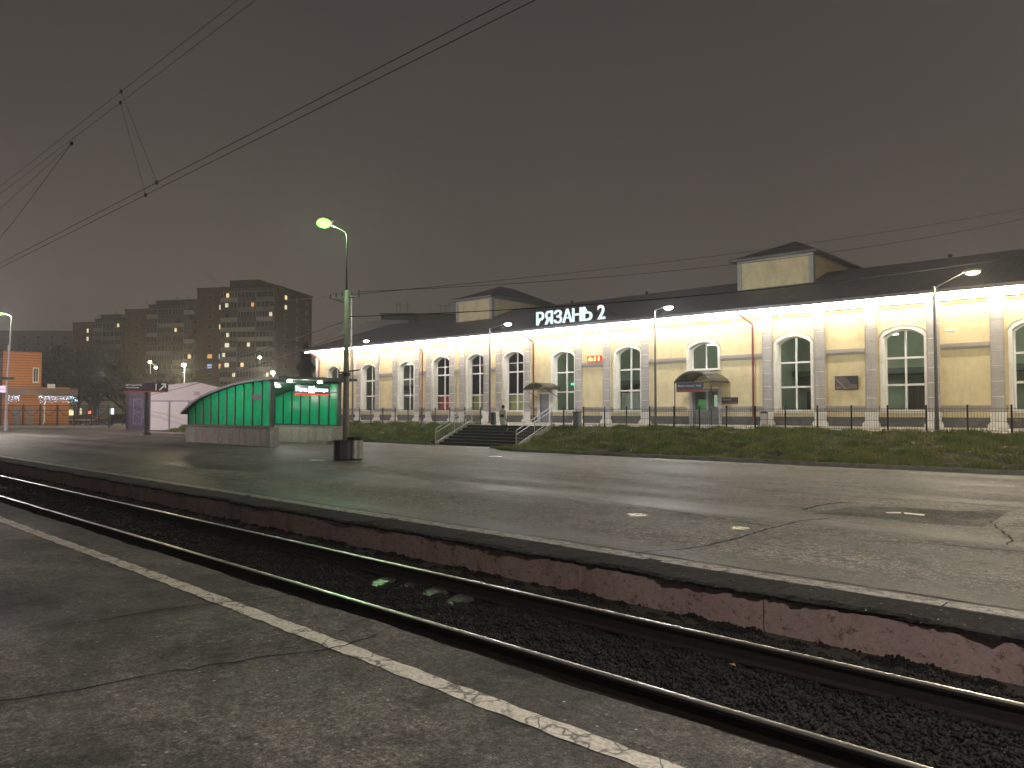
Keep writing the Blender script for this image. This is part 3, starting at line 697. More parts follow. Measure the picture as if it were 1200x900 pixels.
for (u, v, w_, h_, kd_) in ((-19.3, 49.5, 1.6, 2.1, 0), (-17.0, 51.5, 1.1, 2.3, 1), (-13.2, 49.0, 1.4, 1.2, 0), (-11.0, 51.8, 2.0, 2.6, 1), (-6.2, 50.0, 1.2, 2.0, 0), (-30.6, 50.5, 2.4, 2.4, 1), (-28.6, 49.0, 1.0, 1.3, 0), (-35.9, 50.8, 1.6, 2.7, 0), (-33.8, 49.5, 1.0, 1.9, 1), (-54.5, 50, 1.8, 2.4, 0), (-60, 50, 1.8, 2.2, 1), (-24.6, 50.8, 1.4, 2.6, 0)):
    ST.part('hall_cabinet', MB().box(u, u+w_, v, v+.7, ZB+.02, ZB+h_).box(u+.1, u+w_-.1, v-.03, v-.002, ZB+.4, ZB+h_-.25), mat('hall_cabinet_paint', ((.05, .05, .055), (.22, .22, .2))[kd_], .4))
for (u0_, u1_, z_h) in ((-20.9, 13, 4.35), (-38.2, -21.4, 4.1), (-67, -50.8, 4.3)): ST.part('gallery', MB().box(u0_, u1_, 51.2, 52.95, z_h, z_h+.35), mat('gallery_beam', (.09, .10, .09), .6))
# windows
def bars(m, u, z0, z1, v, w): m.box(u-w, u+w, v-.04, v+.03, z0, z1)
redcloth = mat('red_curtain', (.62, .10, .10), .8); pink = mat('pink_curtain', (.5, .22, .16), .8); ycloth = mat('yellow_blind', (.55, .50, .22), .8); greycloth = mat('grey_curtain', (.30, .28, .30), .8)
for i, w in enumerate(WIN):
    u0, u1, z0, sp, top, kd = w; GV = WV+DEP; c = (u0+u1)/2
    A = arc_pts(u0, u1, sp, top); loop = [(u1, z0)]+[(u1, sp)]+list(reversed(A))[1:-1]+[(u0, sp), (u0, z0)]
    # reveal lining
    m = MB()
    for (p, q), (r_, s_) in zip(loop[:-1], loop[1:]): m.quad((p, WV-.06, q), (r_, WV-.06, s_), (r_, GV+.08, s_), (p, GV+.08, q))
    m.quad((u0, WV-.06, z0), (u1, WV-.06, z0), (u1, GV+.08, z0), (u0, GV+.08, z0))
    # flat architrave around the opening
    T = .17; o_ = [(u1+T, z0)]+[(u1+T, sp)]+[(c+(x-c)*(1+T/1.02), z+T) for x, z in list(reversed(A))[1:-1]]+[(u0-T, sp), (u0-T, z0)]
    for k in range(len(loop)-1):
        (a1, b1), (a2, b2) = loop[k], loop[k+1]; (c1, d1), (c2, d2) = o_[k], o_[k+1]
        m.quad((a1, WV-.06, b1), (a2, WV-.06, b2), (c2, WV-.06, d2), (c1, WV-.06, d1)); m.quad((c1, WV-.06, d1), (c2, WV-.06, d2), (c2, WV+.01, d2), (c1, WV+.01, d1))
    wf = ST.part('window', m, M['white'])
    hm = MB(); T2 = T+.045; o2 = [(u1+T2, sp)]+[(c+(x-c)*(1+T2/1.02), z+T2) for x, z in list(reversed(A))[1:-1]]+[(u0-T2, sp)]; o1 = o_[1:-1]
    for k in range(len(o2)-1):
        (a1, b1), (a2, b2) = o1[k], o1[k+1]; (c1, d1), (c2, d2) = o2[k], o2[k+1]
        hm.quad((a1, WV-.085, b1), (a2, WV-.085, b2), (c2, WV-.085, d2), (c1, WV-.085, d1)); hm.quad((c1, WV-.085, d1), (c2, WV-.085, d2), (c2, WV+.01, d2), (c1, WV+.01, d1)); hm.quad((a1, WV-.085, b1), (a2, WV-.085, b2), (a2, WV-.055, b2), (a1, WV-.055, b1))
    ST.part('hood_moulding', hm, M['ledge'], wf)
    m = MB(); f = .07
    for k in range(len(loop)-1):
        (a1, b1), (a2, b2) = loop[k], loop[k+1]
        s = lambda x, z: (c+(x-c)*(1-f/1.02), max(z0+f, z-f) if z > z0+.01 else z0+f)
        i1, i2 = s(a1, b1), s(a2, b2)
        m.quad((a1, GV-.03, b1), (a2, GV-.03, b2), (i2[0], GV-.03, i2[1]), (i1[0], GV-.03, i1[1])); m.quad((i1[0], GV-.03, i1[1]), (i2[0], GV-.03, i2[1]), (i2[0], GV+.04, i2[1]), (i1[0], GV+.04, i1[1]))
    m.box(u0, u1, GV-.03, GV+.04, z0, z0+f)
    m.box(c-.05, c+.05, GV-.045, GV+.04, z0+f, top-.03)
    tr = {'a': (3.45, 4.92), 'c': (3.45, 4.92), 'b': (2.74, 3.36, 5.14, 5.84), 'u': ()}[kd]
    for z in tr: m.box(u0+.05, u1-.05, GV-.04, GV+.03, z-(.055 if not (kd == 'b' and z in (2.74, 5.84)) else .03), z+(.055 if not (kd == 'b' and z in (2.74, 5.84)) else .03))
    ST.part('frame', m, M['pvc'], wf)
    m = MB(); m.poly([(x, GV, z) for x, z in loop]); ST.part('pane', m, M['glass'], wf)
    m = MB(); m.box(u0-.2, u1+.2, WV-.16, WV+.0, z0-.10, z0-.003); ST.part('sill', m, M['white'], wf)
    # things hanging inside the panes
    def cloth(a, b, za, zb, mm, lab):
        q = MB(); n = 14
        for k in range(n):
            x0 = a+(b-a)*k/n; x1 = a+(b-a)*(k+1)/n; y0 = GV+.16+.04*math.sin(k*1.9); y1 = GV+.16+.04*math.sin((k+1)*1.9); q.quad((x0, y0, za), (x1, y1, za), (x1, y1, zb), (x0, y0, zb))
        ST.part('curtain', q, mm, wf, label=lab)
    if kd == 'b' and i == 3: cloth(u0+.08, u1-.08, z0+.05, 3.3, redcloth, 'red cloth behind the lower panes')
    if kd == 'b' and i in (4, 5): cloth(u0+.08, u1-.08, z0+.05, 3.3, ycloth, 'yellowish blind behind the lower panes')
    if kd == 'b': cloth(u1-.22, u1-.08, 3.42, 6.1, greycloth, None)
    if i == 10: cloth(c+.06, u1-.08, z0+.05, 3.38, mat('dark_board', (.05, .04, .035), .7), 'dark board behind the lower right pane')
    if i == 7: cloth(u0+.1, u1-.08, z0+.05, 3.3, mat('pale_board', (.35, .36, .32), .7), 'pale board behind the lower panes')
# string course, lower band, plinth, pilasters
PILPX = [421, 443, 463.6, 490, 503.5, 531, 542.7, 571, 585.6, 619, 679, 712, 757.4, 900.5, 962, 1022, 1095, 1170]
PIL = [uV(p, WV) for p in PILPX]+[-4.6, -2.1, .9, 3.9, 6.95]
PW = .31
def inspans(a, b, excl):
    out = [(a, b)]
    for x0, x1 in sorted(excl):
        nw = []
        for p, q in out:
            if x1 <= p or x0 >= q: nw.append((p, q)); continue
            if x0 > p: nw.append((p, x0))
            if x1 < q: nw.append((x1, q))
        out = nw
    return [(p, q) for p, q in out if q-p > .03]
pilx = [(p-PW-.02, p+PW+.02) for p in PIL]+[(U0, U0+.7)]
winx = [(w[0]-.22, w[1]+.22) for w in WIN]
doorx = [(d[0]-.2, d[1]+.2) for d in DOORS]
# string course only in the wide panels (no tall window)
m = MB(); tallx = []
wl = sorted([w for w in WIN], key=lambda q: q[0])
nearp = lambda u, side: (max([p for p in PIL if p < u], default=U0) if side < 0 else min([p for p in PIL if p > u], default=U1))
for w in WIN:
    if w[5] != 'u': 
        a, b = nearp(w[0], -1), nearp(w[1], 1)
        if b-a > 4.2: a, b = w[0]-.45, w[1]+.45
        tallx.append((a, b))
door_panel = [(uV(619, WV), uV(679, WV))]
for a, b in inspans(U0+.6, U1, pilx+tallx+door_panel+[(w[0]-.2, w[1]+.2) for w in WIN if w[5] == 'u']):
    ST.part('string_course', MB().box(a, b, WV-.16, WV-.002, 5.34, 5.53).box(a, b, WV-.09, WV-.002, 5.22, 5.34), M['ledge'])
m = MB()
for a, b in inspans(U0+.6, U1, pilx+winx+doorx): ST.part('sill_band', MB().box(a, b, WV-.12, WV-.002, 2.24, 2.31).box(a, b, WV-.07, WV-.002, 2.02, 2.24), M['ledge'])
m = MB()
for a, b in inspans(U0, U1, pilx+doorx): ST.part('plinth', MB().box(a, b, WV-.10, WV-.002, ZB-.02, 1.68), M['plinth'])
# panel mouldings (frieze shadow painted in as an ochre line) and frieze, cornice
m = MB()
for a, b in inspans(U0+.7, U1, pilx):
    if b-a > .9: ST.part('panel_moulding', MB().box(a+.12, b-.12, WV-.055, WV-.002, 7.60, 7.70), M['ochre'])
m = MB()
m.box(U0-.05, U1, WV-.20, WV-.004, 7.80, 8.02); m.box(U0-.08, U1, WV-.38, WV-.204, 7.94, 8.10)
ST.part('cornice', m, M['white'])
m = MB(); m.quad((U0-.7, 43.86, 8.13), (U1, 43.86, 8.13), (U1, WV, 8.13), (U0-.7, WV, 8.13)); ST.part('soffit', m, M['white'])
for p in PIL:
    m = MB(); z = 1.98
    ST.part('pilaster_core', MB().box(p-PW+.03, p+PW-.03, WV-.11, WV-.003, 1.9, 7.49), M['white'])
    while z < 7.45:
        z1 = min(z+.78, 7.47); m.box(p-PW+.05, p+PW-.05, WV-.145, WV-.112, z, z1-.04); z = z1
    for s in (-1, 1): m.box(p+s*(PW-.02)-.02, p+s*(PW-.02)+.02, WV-.150, WV-.112, 1.98, 7.47)
    ST.part('pilaster', m, M['stone'])
    m = MB()
    for (hw, v, a, b) in ((.44, .30, ZB, 1.34), (.40, .26, 1.34, 1.42), (.34, .20, 1.42, 1.78), (.38, .24, 1.78, 1.86), (.36, .21, 1.86, 1.96)): m.box(p-hw, p+hw, WV-v, WV-.003, a, b)
    for (hw, v, a, b) in ((.33, .17, 7.47, 7.74), (.36, .22, 7.74, 7.798)): m.box(p-hw, p+hw, WV-v, WV-.003, a, b)
    ST.part('pilaster_trim', m, M['white'])
m = MB(); z = ZB
while z < 7.4: m.box(U0-.03, U0+.62-.2*(int(z*2) % 2), WV-.05, WV-.003, z+.02, z+.46); z += .49
ST.part('corner_quoins', m, M['white'])
# downlights: two to a panel
LAMPM = emit('spot_lens', (1, .93, .75), 14)
for a, b in inspans(U0+.7, U1, pilx):
    if b-a > .9:
        n = 2 if b-a < 5 else 4
        for k in range(n):
            u = a+(b-a)*(k+.5)/n
            d = ST.part('downlight', MB().tube([(u, WV-.42, 7.86), (u, WV-.42, 7.70)], .05, 8).box(u-.015, u+.015, WV-.42, WV-.2, 7.86, 7.89), M['white'])
            ST.part('lens', MB().tube([(u, WV-.42, 7.699), (u, WV-.42, 7.69)], .045, 8), LAMPM, d)
# LED strip under the eave: lights frieze and wall
ST.part('light_strip', MB().box(U0-.6, U1, 44.02, 44.07, 8.02, 8.09), emit('led_strip', (1., .88, .72), 124))
# gutter brackets, roof
m = MB(); u = U0
while u < U1: m.box(u, u+.05, 43.8, 43.9, 8.1, 8.3); u += 1.5
ST.part('gutter_bracket', m, M['dark'])
RV, RZ, EV, EZ = 52.2, 11.33, 43.80, 8.20; BV = 60.6; RU0 = -66.0
def rz(v): return EZ+.07+(RZ-EZ-.07)*(v-EV)/(RV-EV)
m = MB(); ue = U0-.75
m.quad((ue, EV, EZ+.07), (U1+.5, EV, EZ+.07), (U1+.5, RV, RZ), (RU0, RV, RZ)); m.quad((U1+.5, BV, EZ+.07), (ue, BV, EZ+.07), (RU0, RV, RZ), (U1+.5, RV, RZ)); m.poly([(ue, BV, EZ+.07), (ue, EV, EZ+.07), (RU0, RV, RZ)]); m.poly([(U1+.5, BV, EZ+.07), (U1+.5, EV, EZ+.07), (U1+.5, RV, RZ)])
m.box(ue-.02, U1+.5, EV-.05, EV-.003, EZ-.10, EZ+.08); m.box(ue-.04, ue-.003, EV, BV, EZ-.1, EZ+.08)
roof = ST.part('roof', m, M['roof'])
m = MB(); u = ue+.5
while u < U1: m.quad((u, EV+.02, EZ+.12), (u+.03, EV+.02, EZ+.12), (u+.03, RV, RZ+.045), (u, RV, RZ+.045)) if u > RU0 else None; m.box(u, u+.03, EV+.02, EV+.03, EZ+.07, EZ+.12); u += .6
ST.part('roof_seam', m, M['roof'], roof)
m = MB()
for u in (-62, -40.5, -33, -11.5, -7.5): m.lathe(u, RV, [(.10, RZ-.1), (.10, RZ+.12), (.2, RZ+.14), (.02, RZ+.24)], 8)
ST.part('roof_vent', m, M['dark'], roof)
# towers
def tower(u0, u1, v0, v1, zt, za):
    m = MB().box(u0, u1, v0, v1, 9.6, zt); tw = ST.part('roof_tower', m, M['yel'])
    m = MB()
    for u in (u0, u1): m.box(u-.15, u+.15, v0-.05, v0+.3, 9.6, zt-.01)
    m.box(u0-.12, u1+.12, v0-.08, v0-.052, zt-.22, zt-.012); m.box(u1-.02, u1+.05, v0+.3, v1, zt-.22, zt-.012)
    ST.part('tower_trim', m, M['stone'], tw)
    o_ = .55; a, b, c, d = u0-o_, u1+o_, v0-o_, v1+o_; cu, cv = (u0+u1)/2, (v0+v1)/2; z = zt
    m = MB(); e = [(a, c, z), (b, c, z), (b, d, z), (a, d, z)]; ap0 = (cu, cv-.8, za); ap1 = (cu, cv+.8, za)
    m.poly([e[0], e[1], ap0]); m.quad(e[1], e[2], ap1, ap0); m.poly([e[2], e[3], ap1]); m.quad(e[3], e[0], ap0, ap1)
    m.box(a, b, c, d, z-.12, z-.002); ST.part('tower_roof', m, M['roof'], tw)
tower(-23.77, -18.86, 49.4, 58.3, 12.35, 13.95); tower(-51.84, -47.5, 49.4, 58.0, 12.33, 13.85)
# downpipes
for px in (373.6, 494.7, 625, 882.5):
    u = uV(px, WV-.2); m = MB().tube([(u-.55, 43.95, 8.12), (u-.55, 44.1, 7.95), (u, WV-.22, 7.35), (u, WV-.2, 7.1), (u, WV-.2, 1.65), (u+.02, WV-.35, 1.45)], .06, 8); m.box(u-.12, u+.12, WV-.3, WV-.1, 1.5, 1.62)
    ST.part('downpipe', m, M['red'])
# doors
d0, d1 = DOORS
m = MB().box(d0[0]+.02, d0[1]-.02, WV+.08, WV+.14, ZB, d0[3]-.02); dr = ST.part('door', m, M['door'])
ST.part('door_handle', MB().box(d0[1]-.16, d0[1]-.12, WV+.0, WV+.08, 2.15, 2.35), M['dark'], dr)
m = MB(); m.box(d0[0]-.16, d0[0], WV-.08, WV+.1, ZB, 3.45); m.box(d0[1], d0[1]+.16, WV-.08, WV+.1, ZB, 3.45); m.box(d0[0]-.001, d0[1]+.001, WV-.078, WV+.1, d0[3], 3.45); ST.part('door_surround', m, M['white'])
a, b = d1[0], d1[1]; mid = a+(b-a)*.54
m = MB(); m.box(a, a+.12, WV, WV+.1, ZB, 3.44); m.box(b-.12, b, WV, WV+.1, ZB, 3.44); m.box(mid-.1, mid+.1, WV-.002, WV+.1, ZB, 3.44); m.box(a+.12, b-.12, WV+.002, WV+.1, 3.28, 3.44); m.box(a+.12, mid-.1, WV+.01, WV+.09, ZB, 2.1); m.box(mid+.1, b-.12, WV+.01, WV+.09, ZB, 2.1)
dr = ST.part('entrance_door', m, M['door']); ST.part('door_glass', MB().quad((a+.1, WV+.05, 2.1), (b-.1, WV+.05, 2.1), (b-.1, WV+.05, 3.3), (a+.1, WV+.05, 3.3)), M['glass'], dr)
ST.part('door_poster', MB().box(a+.35, a+.9, WV+.052, WV+.06, 2.12, 2.75), mat('green_notice', (.12, .40, .12), .6), dr)
ST.part('interior_notice', MB().box(mid+.25, mid+.75, WV+.5, WV+.52, 2.3, 3.05), emit('lit_notice', (.6, .85, .6), .55), dr)
m = MB(); m.box(a-.22, a-.003, WV-.12, WV-.003, ZB, 3.6); m.box(b+.003, b+.2, WV-.12, WV-.003, ZB, 3.6); ST.part('door_surround', m, M['stone'])
# green exit glow seen in window beside the small door
ST.part('exit_sign', MB().box(-36.2, -35.95, 46.5, 46.55, 4.0, 4.16), emit('exit_green', (.05, .9, .35), 3))
# canopies (barrel)
M['canopy'] = mat('dark_bronze_polycarbonate', (.045, .038, .032), .25, var=.2)
def canopy(u0, u1, v0, z0, rise, label, posts=True, sign=None):
    c = Thing('entrance_canopy', label, 'canopy', ((u0+u1)/2, WV, ZB), 'b', 'arched canopies over the station doors')
    A = arc_pts(u0, u1, z0, z0+rise, 12); m = MB()
    for (p, q), (r_, s_) in zip(A[:-1], A[1:]):
        m.quad((p, v0, q), (r_, v0, s_), (r_, WV-.02, s_), (p, WV-.02, q)); m.quad((p, v0, q-.04), (r_, v0, s_-.04), (r_, WV-.02, s_-.04), (p, WV-.02, q-.04)); m.quad((p, v0, q-.04), (r_, v0, s_-.04), (r_, v0, s_), (p, v0, q))
    c.part('canopy_roof', m, M['canopy'])
    m = MB(); m.tube([(p, v0, q-.05) for p, q in A], .028, 6); m.tube([(p, WV-.1, q-.05) for p, q in A], .028, 6); m.box(u0-.02, u1+.02, v0-.02, v0+.03, z0-.12, z0-.04)
    m.box(u0-.03, u0+.03, v0, WV-.02, z0-.12, z0-.04); m.box(u1-.03, u1+.03, v0, WV-.02, z0-.12, z0-.04)
    c.part('canopy_frame', m, M['fence'])
    if posts:
        for u in (u0+.03, u1-.03): c.part('post', MB().tube([(u, v0+.02, ZB), (u, v0+.02, z0-.08)], .035, 8), M['dark'])
    else:
        for u in (u0+.05, u1-.05): c.part('bracket', MB().tube([(u, v0+.05, z0-.08), (u, WV-.03, z0-.75)], .02, 6), M['dark'])
    return c
c0 = canopy(uV(622, 44)-.1, uV(645, 44)+.15, 43.3, 3.72, .42, 'small dark arched canopy over the plain grey door by the stairs', posts=False)
# main canopy, projecting further
c1u0, c1u1 = onV(790, 450, 42.6)[0], onV(833.5, 450, 42.6)[0]
c1 = canopy(c1u0, c1u1, 42.6, 3.88, .62, 'large dark arched canopy with a signboard over the glazed station entrance')
navy = mat('navy_board', (.04, .042, .06), .4); redb = mat('red_band', (.22, .04, .04), .4); wl_ = mat('white_lettering', (.45, .46, .5), .5)
sg = Thing('entrance_sign', 'navy signboard with a red lower band hanging under the large canopy', 'sign', ((c1u0+c1u1)/2, 42.5, 3.2), 'b')
su0, su1 = c1u0+.22, c1u0+.22+1.75*1.0
su1 = onV(823.5, 450, 42.5)[0]
sg.part('board', MB().box(su0, su1, 42.48, 42.56, 3.33, 3.76), navy); sg.part('red_stripe', MB().box(su0, su1, 42.472, 42.558, 3.19, 3.327), redb)
sg.part('lettering', text_mb('Вход в вокзал', su0+.12, su0+1.25, 3.50, 3.64, 42.47, .01), wl_); sg.part('lettering', text_mb('В город', su0+1.38, su1-.12, 3.50, 3.64, 42.47, .01), wl_)
pu0, pu1 = uV(846, WV), uV(865, WV)
sg = Thing('wall_plaque', 'small navy plaque with red edge on the yellow wall right of the entrance', 'sign', ((pu0+pu1)/2, WV-.04, 2.45), 'b')
sg.part('board', MB().box(pu0, pu1, WV-.06, WV-.02, 2.56, 2.88), navy); sg.part('red_stripe', MB().box(pu0, pu1, WV-.066, WV-.018, 2.47, 2.557), redb); sg.part('lettering', text_mb('Вокзал', pu0+.1, pu0+.62, 2.68, 2.80, WV-.068, .01), wl_)
# display board
pu0, pu1 = uV(980, WV), uV(1005, WV)
sg = Thing('display_board', 'dark display board with a pale diagonal line on the yellow wall', 'board', ((pu0+pu1)/2, WV-.06, 3.3), 'b')
sg.part('frame', MB().box(pu0-.04, pu1+.04, WV-.10, WV-.02, 3.22, 4.0), M['dark']); pic = sg.part('panel', MB().box(pu0, pu1, WV-.108, WV-.098, 3.26, 3.96), mat('brown_picture', (.10, .075, .075), .35, vs=2.5, col2=(.16, .13, .12)))
w_ = pu1-pu0
sg.part('diagonal_line', MB().poly([(pu0, WV-.112, 3.84), (pu0+.44*w_, WV-.112, 3.27), (pu0+.49*w_, WV-.112, 3.27), (pu0, WV-.112, 3.91)]), mat('pale_line', (.32, .27, .28), .5), pic)
sg.part('dark_corner', MB().poly([(pu0+.5*w_, WV-.111, 3.95), (pu1, WV-.111, 3.95), (pu1, WV-.111, 3.52), (pu0+.72*w_, WV-.111, 3.55)]), mat('dark_picture', (.03, .04, .04), .35), pic)
sg.part('lettering', text_mb('Lev', pu0+.05*w_, pu0+.25*w_, 3.30, 3.44, WV-.113, .004), mat('grey_letters', (.35, .36, .35), .5), pic)
# clock
ck0, ck1 = uV(688, WV-.3), uV(703.5, WV-.3)
sg = Thing('wall_clock', 'red illuminated digital clock on the yellow wall showing 6:11', 'clock', ((ck0+ck1)/2, WV-.2, 5.55), 'b')
cu = (ck0+ck1)/2
sg.part('case', MB().box(ck0, ck1, WV-.28, WV-.1, 5.56, 5.98), mat('clock_case', (.2, .01, .01), .4, emis=(1, .03, .01), es=1.1)); sg.part('digits', text_mb('6:11', ck0+.12, ck1-.10, 5.62, 5.92, WV-.29, .01, bold=.03), emit('clock_digits', (1, .55, .12), 6))
sg.part('bracket', MB().box(cu-.05, cu+.05, WV-.2, WV-.003, 5.98, 6.15).tube([(cu-.25, WV-.3, 6.18), (cu+.2, WV-.5, 6.12)], .06, 8), M['white'])
# wall cameras
for px, py, lab in ((1117, 388, 'white security camera on the yellow wall near the right lamp post'), (454, 428.5, 'white security camera on the wall between two arched windows at the left')):
    u, z = onV(px, py, WV-.2); cmr = Thing('security_camera', lab, 'camera', (u, WV-.2, z), 'b', 'cameras on the station wall')
    cmr.part('camera_body', MB().tube([(u-.28, WV-.35, z+.02), (u+.12, WV-.42, z)], .055, 8), M['white']); cmr.part('bracket', MB().tube([(u, WV-.36, z-.02), (u+.02, WV-.01, z-.15)], .02, 6), M['white'])
# name letters on the eave
lets = [('Р', 105, 210, 245, 432), ('Я', 225, 335, 232, 422), ('З', 352, 465, 218, 410), ('А', 475, 608, 205, 400), ('Н', 612, 742, 185, 380), ('Ь', 758, 890, 180, 366), ('2', 968, 1072, 145, 347)]
SG = Thing('station_name_sign', 'white glowing letters РЯЗАНЬ 2 standing on the eave of the station roof', 'sign', (-34.3, 43.9, 8.3), 'b')
LET = emit('letter_glow', (.80, 1., .97), 1.25)
for ch, x0, x1, y0, y1 in lets:
    a = uV(620+x0/12, 43.9); b = uV(620+x1/12, 43.9); q = text_mb('Р' if ch == 'Ь' else ch, a, b, 8.46, 9.46, 43.9, .10, bold=.012)
    if ch == 'Ь': q.v = [(x, y, 8.46+9.46-z) for x, y, z in q.v]
    SG.part('letter', q, LET)
SG.part('support_rail', MB().box(-37.6, -31.0, 43.95, 44.0, 8.36, 8.42).box(-37.6, -31.0, 43.95, 44.0, 9.1, 9.14), M['dark'])
m = MB()
for k in range(10): m.tube([(-37.4+k*.7, 43.99, 9.12), (-37.4+k*.7, 45.1, 8.75)], .02, 5)
SG.part('support_strut', m, M['dark'])

# yard lamps
def yard_lamp(px, V, ztop, hpx, hpy, label, power, lit=True, col=(.92, .96, 1.)):
    u = uV(px, V); t = Thing('street_lamp', label, 'street lamp', (u, V, 1.16), 'b', 'lamps in the station yard')
    hu, hz = onV(hpx, hpy, V-.4)
    t.part('pole', MB().tube([(u, V, 1.16), (u, V, 3.0), (u, V, ztop)], [.085, .07, .05], 10).lathe(u, V, [(.16, 1.16), (.16, 1.2), (.10, 1.22), (.10, 1.7), (.085, 1.75)], 10), M['post'])
    t.part('arm', MB().tube([(u, V, ztop-.1), (u+.15*(hu-u), V-.05, ztop+.02), (hu-.25, V-.38, hz+.04)], .025, 8), M['post'])
    hd = t.part('lamp_head', MB().ell((hu, V-.4, hz+.05), .36, .16, .09), M['galv'], smooth=True)
    t.part('lens', MB().ell((hu+.03, V-.4, hz-.03), .28, .17, .12), emit('lamp_lens', col, 30 if lit else 2.2), hd, smooth=True)
    if power: 
        lamp('lamp_light', Vector((hu, V-.4, hz-.25))-t.org, power, col, .12, parent=t.o)
yard_lamp(1097, 35.3, 7.20, 1139, 318.5, 'tall grey lamp post before the right end of the station, its lamp dim and warm', 1150, False, (1, .86, .6))
yard_lamp(768, 38.3, 7.85, 783, 360, 'lit grey lamp post standing left of the large entrance canopy', 950)
yard_lamp(574, 38.8, 7.82, 595, 379.5, 'lit grey lamp post rising just behind the stairs', 850)
yard_lamp(413.3, 39.5, 7.65, 429, 399.3, 'lit lamp post half hidden behind the concrete pole with the green lamp', 420)

# bins in the yard
def bin_(u, V, z, label, m_, r=.2, h=.8, lid=True):
    t = Thing('litter_bin', label, 'litter bin', (u, V, z), 'b')
    t.part('bin_body', MB().lathe(u, V, [(r*.85, z), (r, z+.1), (r, z+h)], 14), m_, smooth=False)
    if lid: t.part('lid', MB().lathe(u, V, [(r*1.08, z+h), (r*1.08, z+h+.05), (r*.5, z+h+.12)], 14), M['black'])
bin_(uV(578, 35.0), 35.0, 1.16, 'dark slim litter bin behind the left end of the stairs top', M['dark'], .17, .68)
bin_(uV(895, 44.2), 44.2, 1.16, 'steel litter bin beside the pilaster at the foot of the red downpipe', M['galv'], .22, .72)
u = uV(674, 34.6); t = Thing('control_cabinet', 'small grey cabinet standing at the fence right of the stairs', 'cabinet', (u, 34.75, 1.16), 'b')
t.part('cabinet_body', MB().box(u-.17, u+.17, 34.62, 34.95, 1.16, 1.94), M['door']); t.part('cabinet_top', MB().box(u-.2, u+.2, 34.58, 34.98, 1.941, 1.98), M['dark'])

# ================================================================== PERSON on the stairs
def person():
    pu, pv = uV(590, 32.6), 32.55; z0 = .70
    t = Thing('person', 'person in a long pale coat and dark trousers climbing the stairs', 'person', (pu, pv, z0), 'b')
    H = 1.62; J = {}
    def P(x, y, z): return (pu+x-t.org.x, pv+y-t.org.y, z)   # local
    pts = [(0, 0, .90, .13), (0, .01, 1.08, .12), (0, .02, 1.28, .135), (0, .03, 1.38, .07), (0, .04, 1.45, .05), (0, .05, 1.53, .085), (0, .05, 1.60, .07),
           (-.09, 0, .84, .085), (-.09, .10, .47, .058), (-.09, .02, .08+.0, .04), (-.09, .14, .03, .035),
           (.09, .0, .84, .085), (.09, .22, .58, .058), (.09, .22, .25, .04), (.09, .34, .20, .035),
           (-.18, .03, 1.34, .05), (-.23, .0, 1.08, .04), (-.21, .10, .86, .03), (-.20, .15, .78, .028),
           (.18, .03, 1.34, .05), (.23, -.03, 1.08, .04), (.22, .0, .86, .03), (.22, .02, .77, .028)]
    ed = [(0, 1), (1, 2), (2, 3), (3, 4), (4, 5), (5, 6), (0, 7), (7, 8), (8, 9), (9, 10), (0, 11), (11, 12), (12, 13), (13, 14), (2, 15), (15, 16), (16, 17), (17, 18), (2, 19), (19, 20), (20, 21), (21, 22)]
    me = bpy.data.meshes.new('body'); me.from_pydata([P(*p[:3]) for p in pts], ed, []); o = bpy.data.objects.new('body', me); COL.objects.link(o)
    sk = o.modifiers.new('Skin', 'SKIN'); 
    for k, p in enumerate(pts):
        me.skin_vertices[0].data[k].radius = (p[3], p[3])
    me.skin_vertices[0].data[0].use_root = True
    ss = o.modifiers.new('Sub', 'SUBSURF'); ss.levels = ss.render_levels = 2
    dg = bpy.context.evaluated_depsgraph_get(); dg.update(); m2 = bpy.data.meshes.new_from_object(o.evaluated_get(dg)); bpy.data.objects.remove(o)
    m2.materials.clear(); m2.materials.append(mat('dark_trousers_and_skin', (.03, .03, .035), .8)); 
    for p in m2.polygons: p.use_smooth = True; p.material_index = 0
    m2.materials.append(mat('skin', (.42, .26, .19), .6))
    for p in m2.polygons:
        if p.center.z > 1.40 or (p.center.z < .84 and abs(p.center.x) > .175 and p.center.z > .7): p.material_index = 1
    m2.name = 'body'; t.part('body', m2, None)
    coat = MB(); prof = [(.205, .52), (.21, .60), (.19, .85), (.175, 1.02), (.19, 1.2), (.20, 1.30), (.13, 1.40), (.07, 1.44)]
    coat.lathe(0, 0, prof, 18); coat.xf(lambda p: Vector((p.x*1.08, p.y*.74+.02+.03*(p.z-.5), p.z)))
    for s, sh in ((-1, [(-.17, .03, 1.35), (-.24, .0, 1.08), (-.22, .11, .85)]), (1, [(.17, .03, 1.35), (.24, -.03, 1.08), (.23, .0, .85)])): coat.tube(sh, [.075, .062, .05], 10)
    coat.xf(lambda p: Vector((p.x+pu, p.y+pv, p.z+z0))); t.part('coat', coat, mat('pale_coat', (.78, .72, .66), .85, bump=.2, bs=18), smooth=True)
    hair = MB().ell((pu, pv+.025, z0+1.575), .098, .105, .10); t.part('hair', hair, mat('dark_hair', (.03, .022, .018), .7), smooth=True)
    for x, y, z in ((-.09, .10, .0), (.09, .30, .165)): t.part('shoe', MB().ell((pu+x, pv+y-.02, z0+z+.045), .05, .13, .05), M['black'], smooth=True)
person()

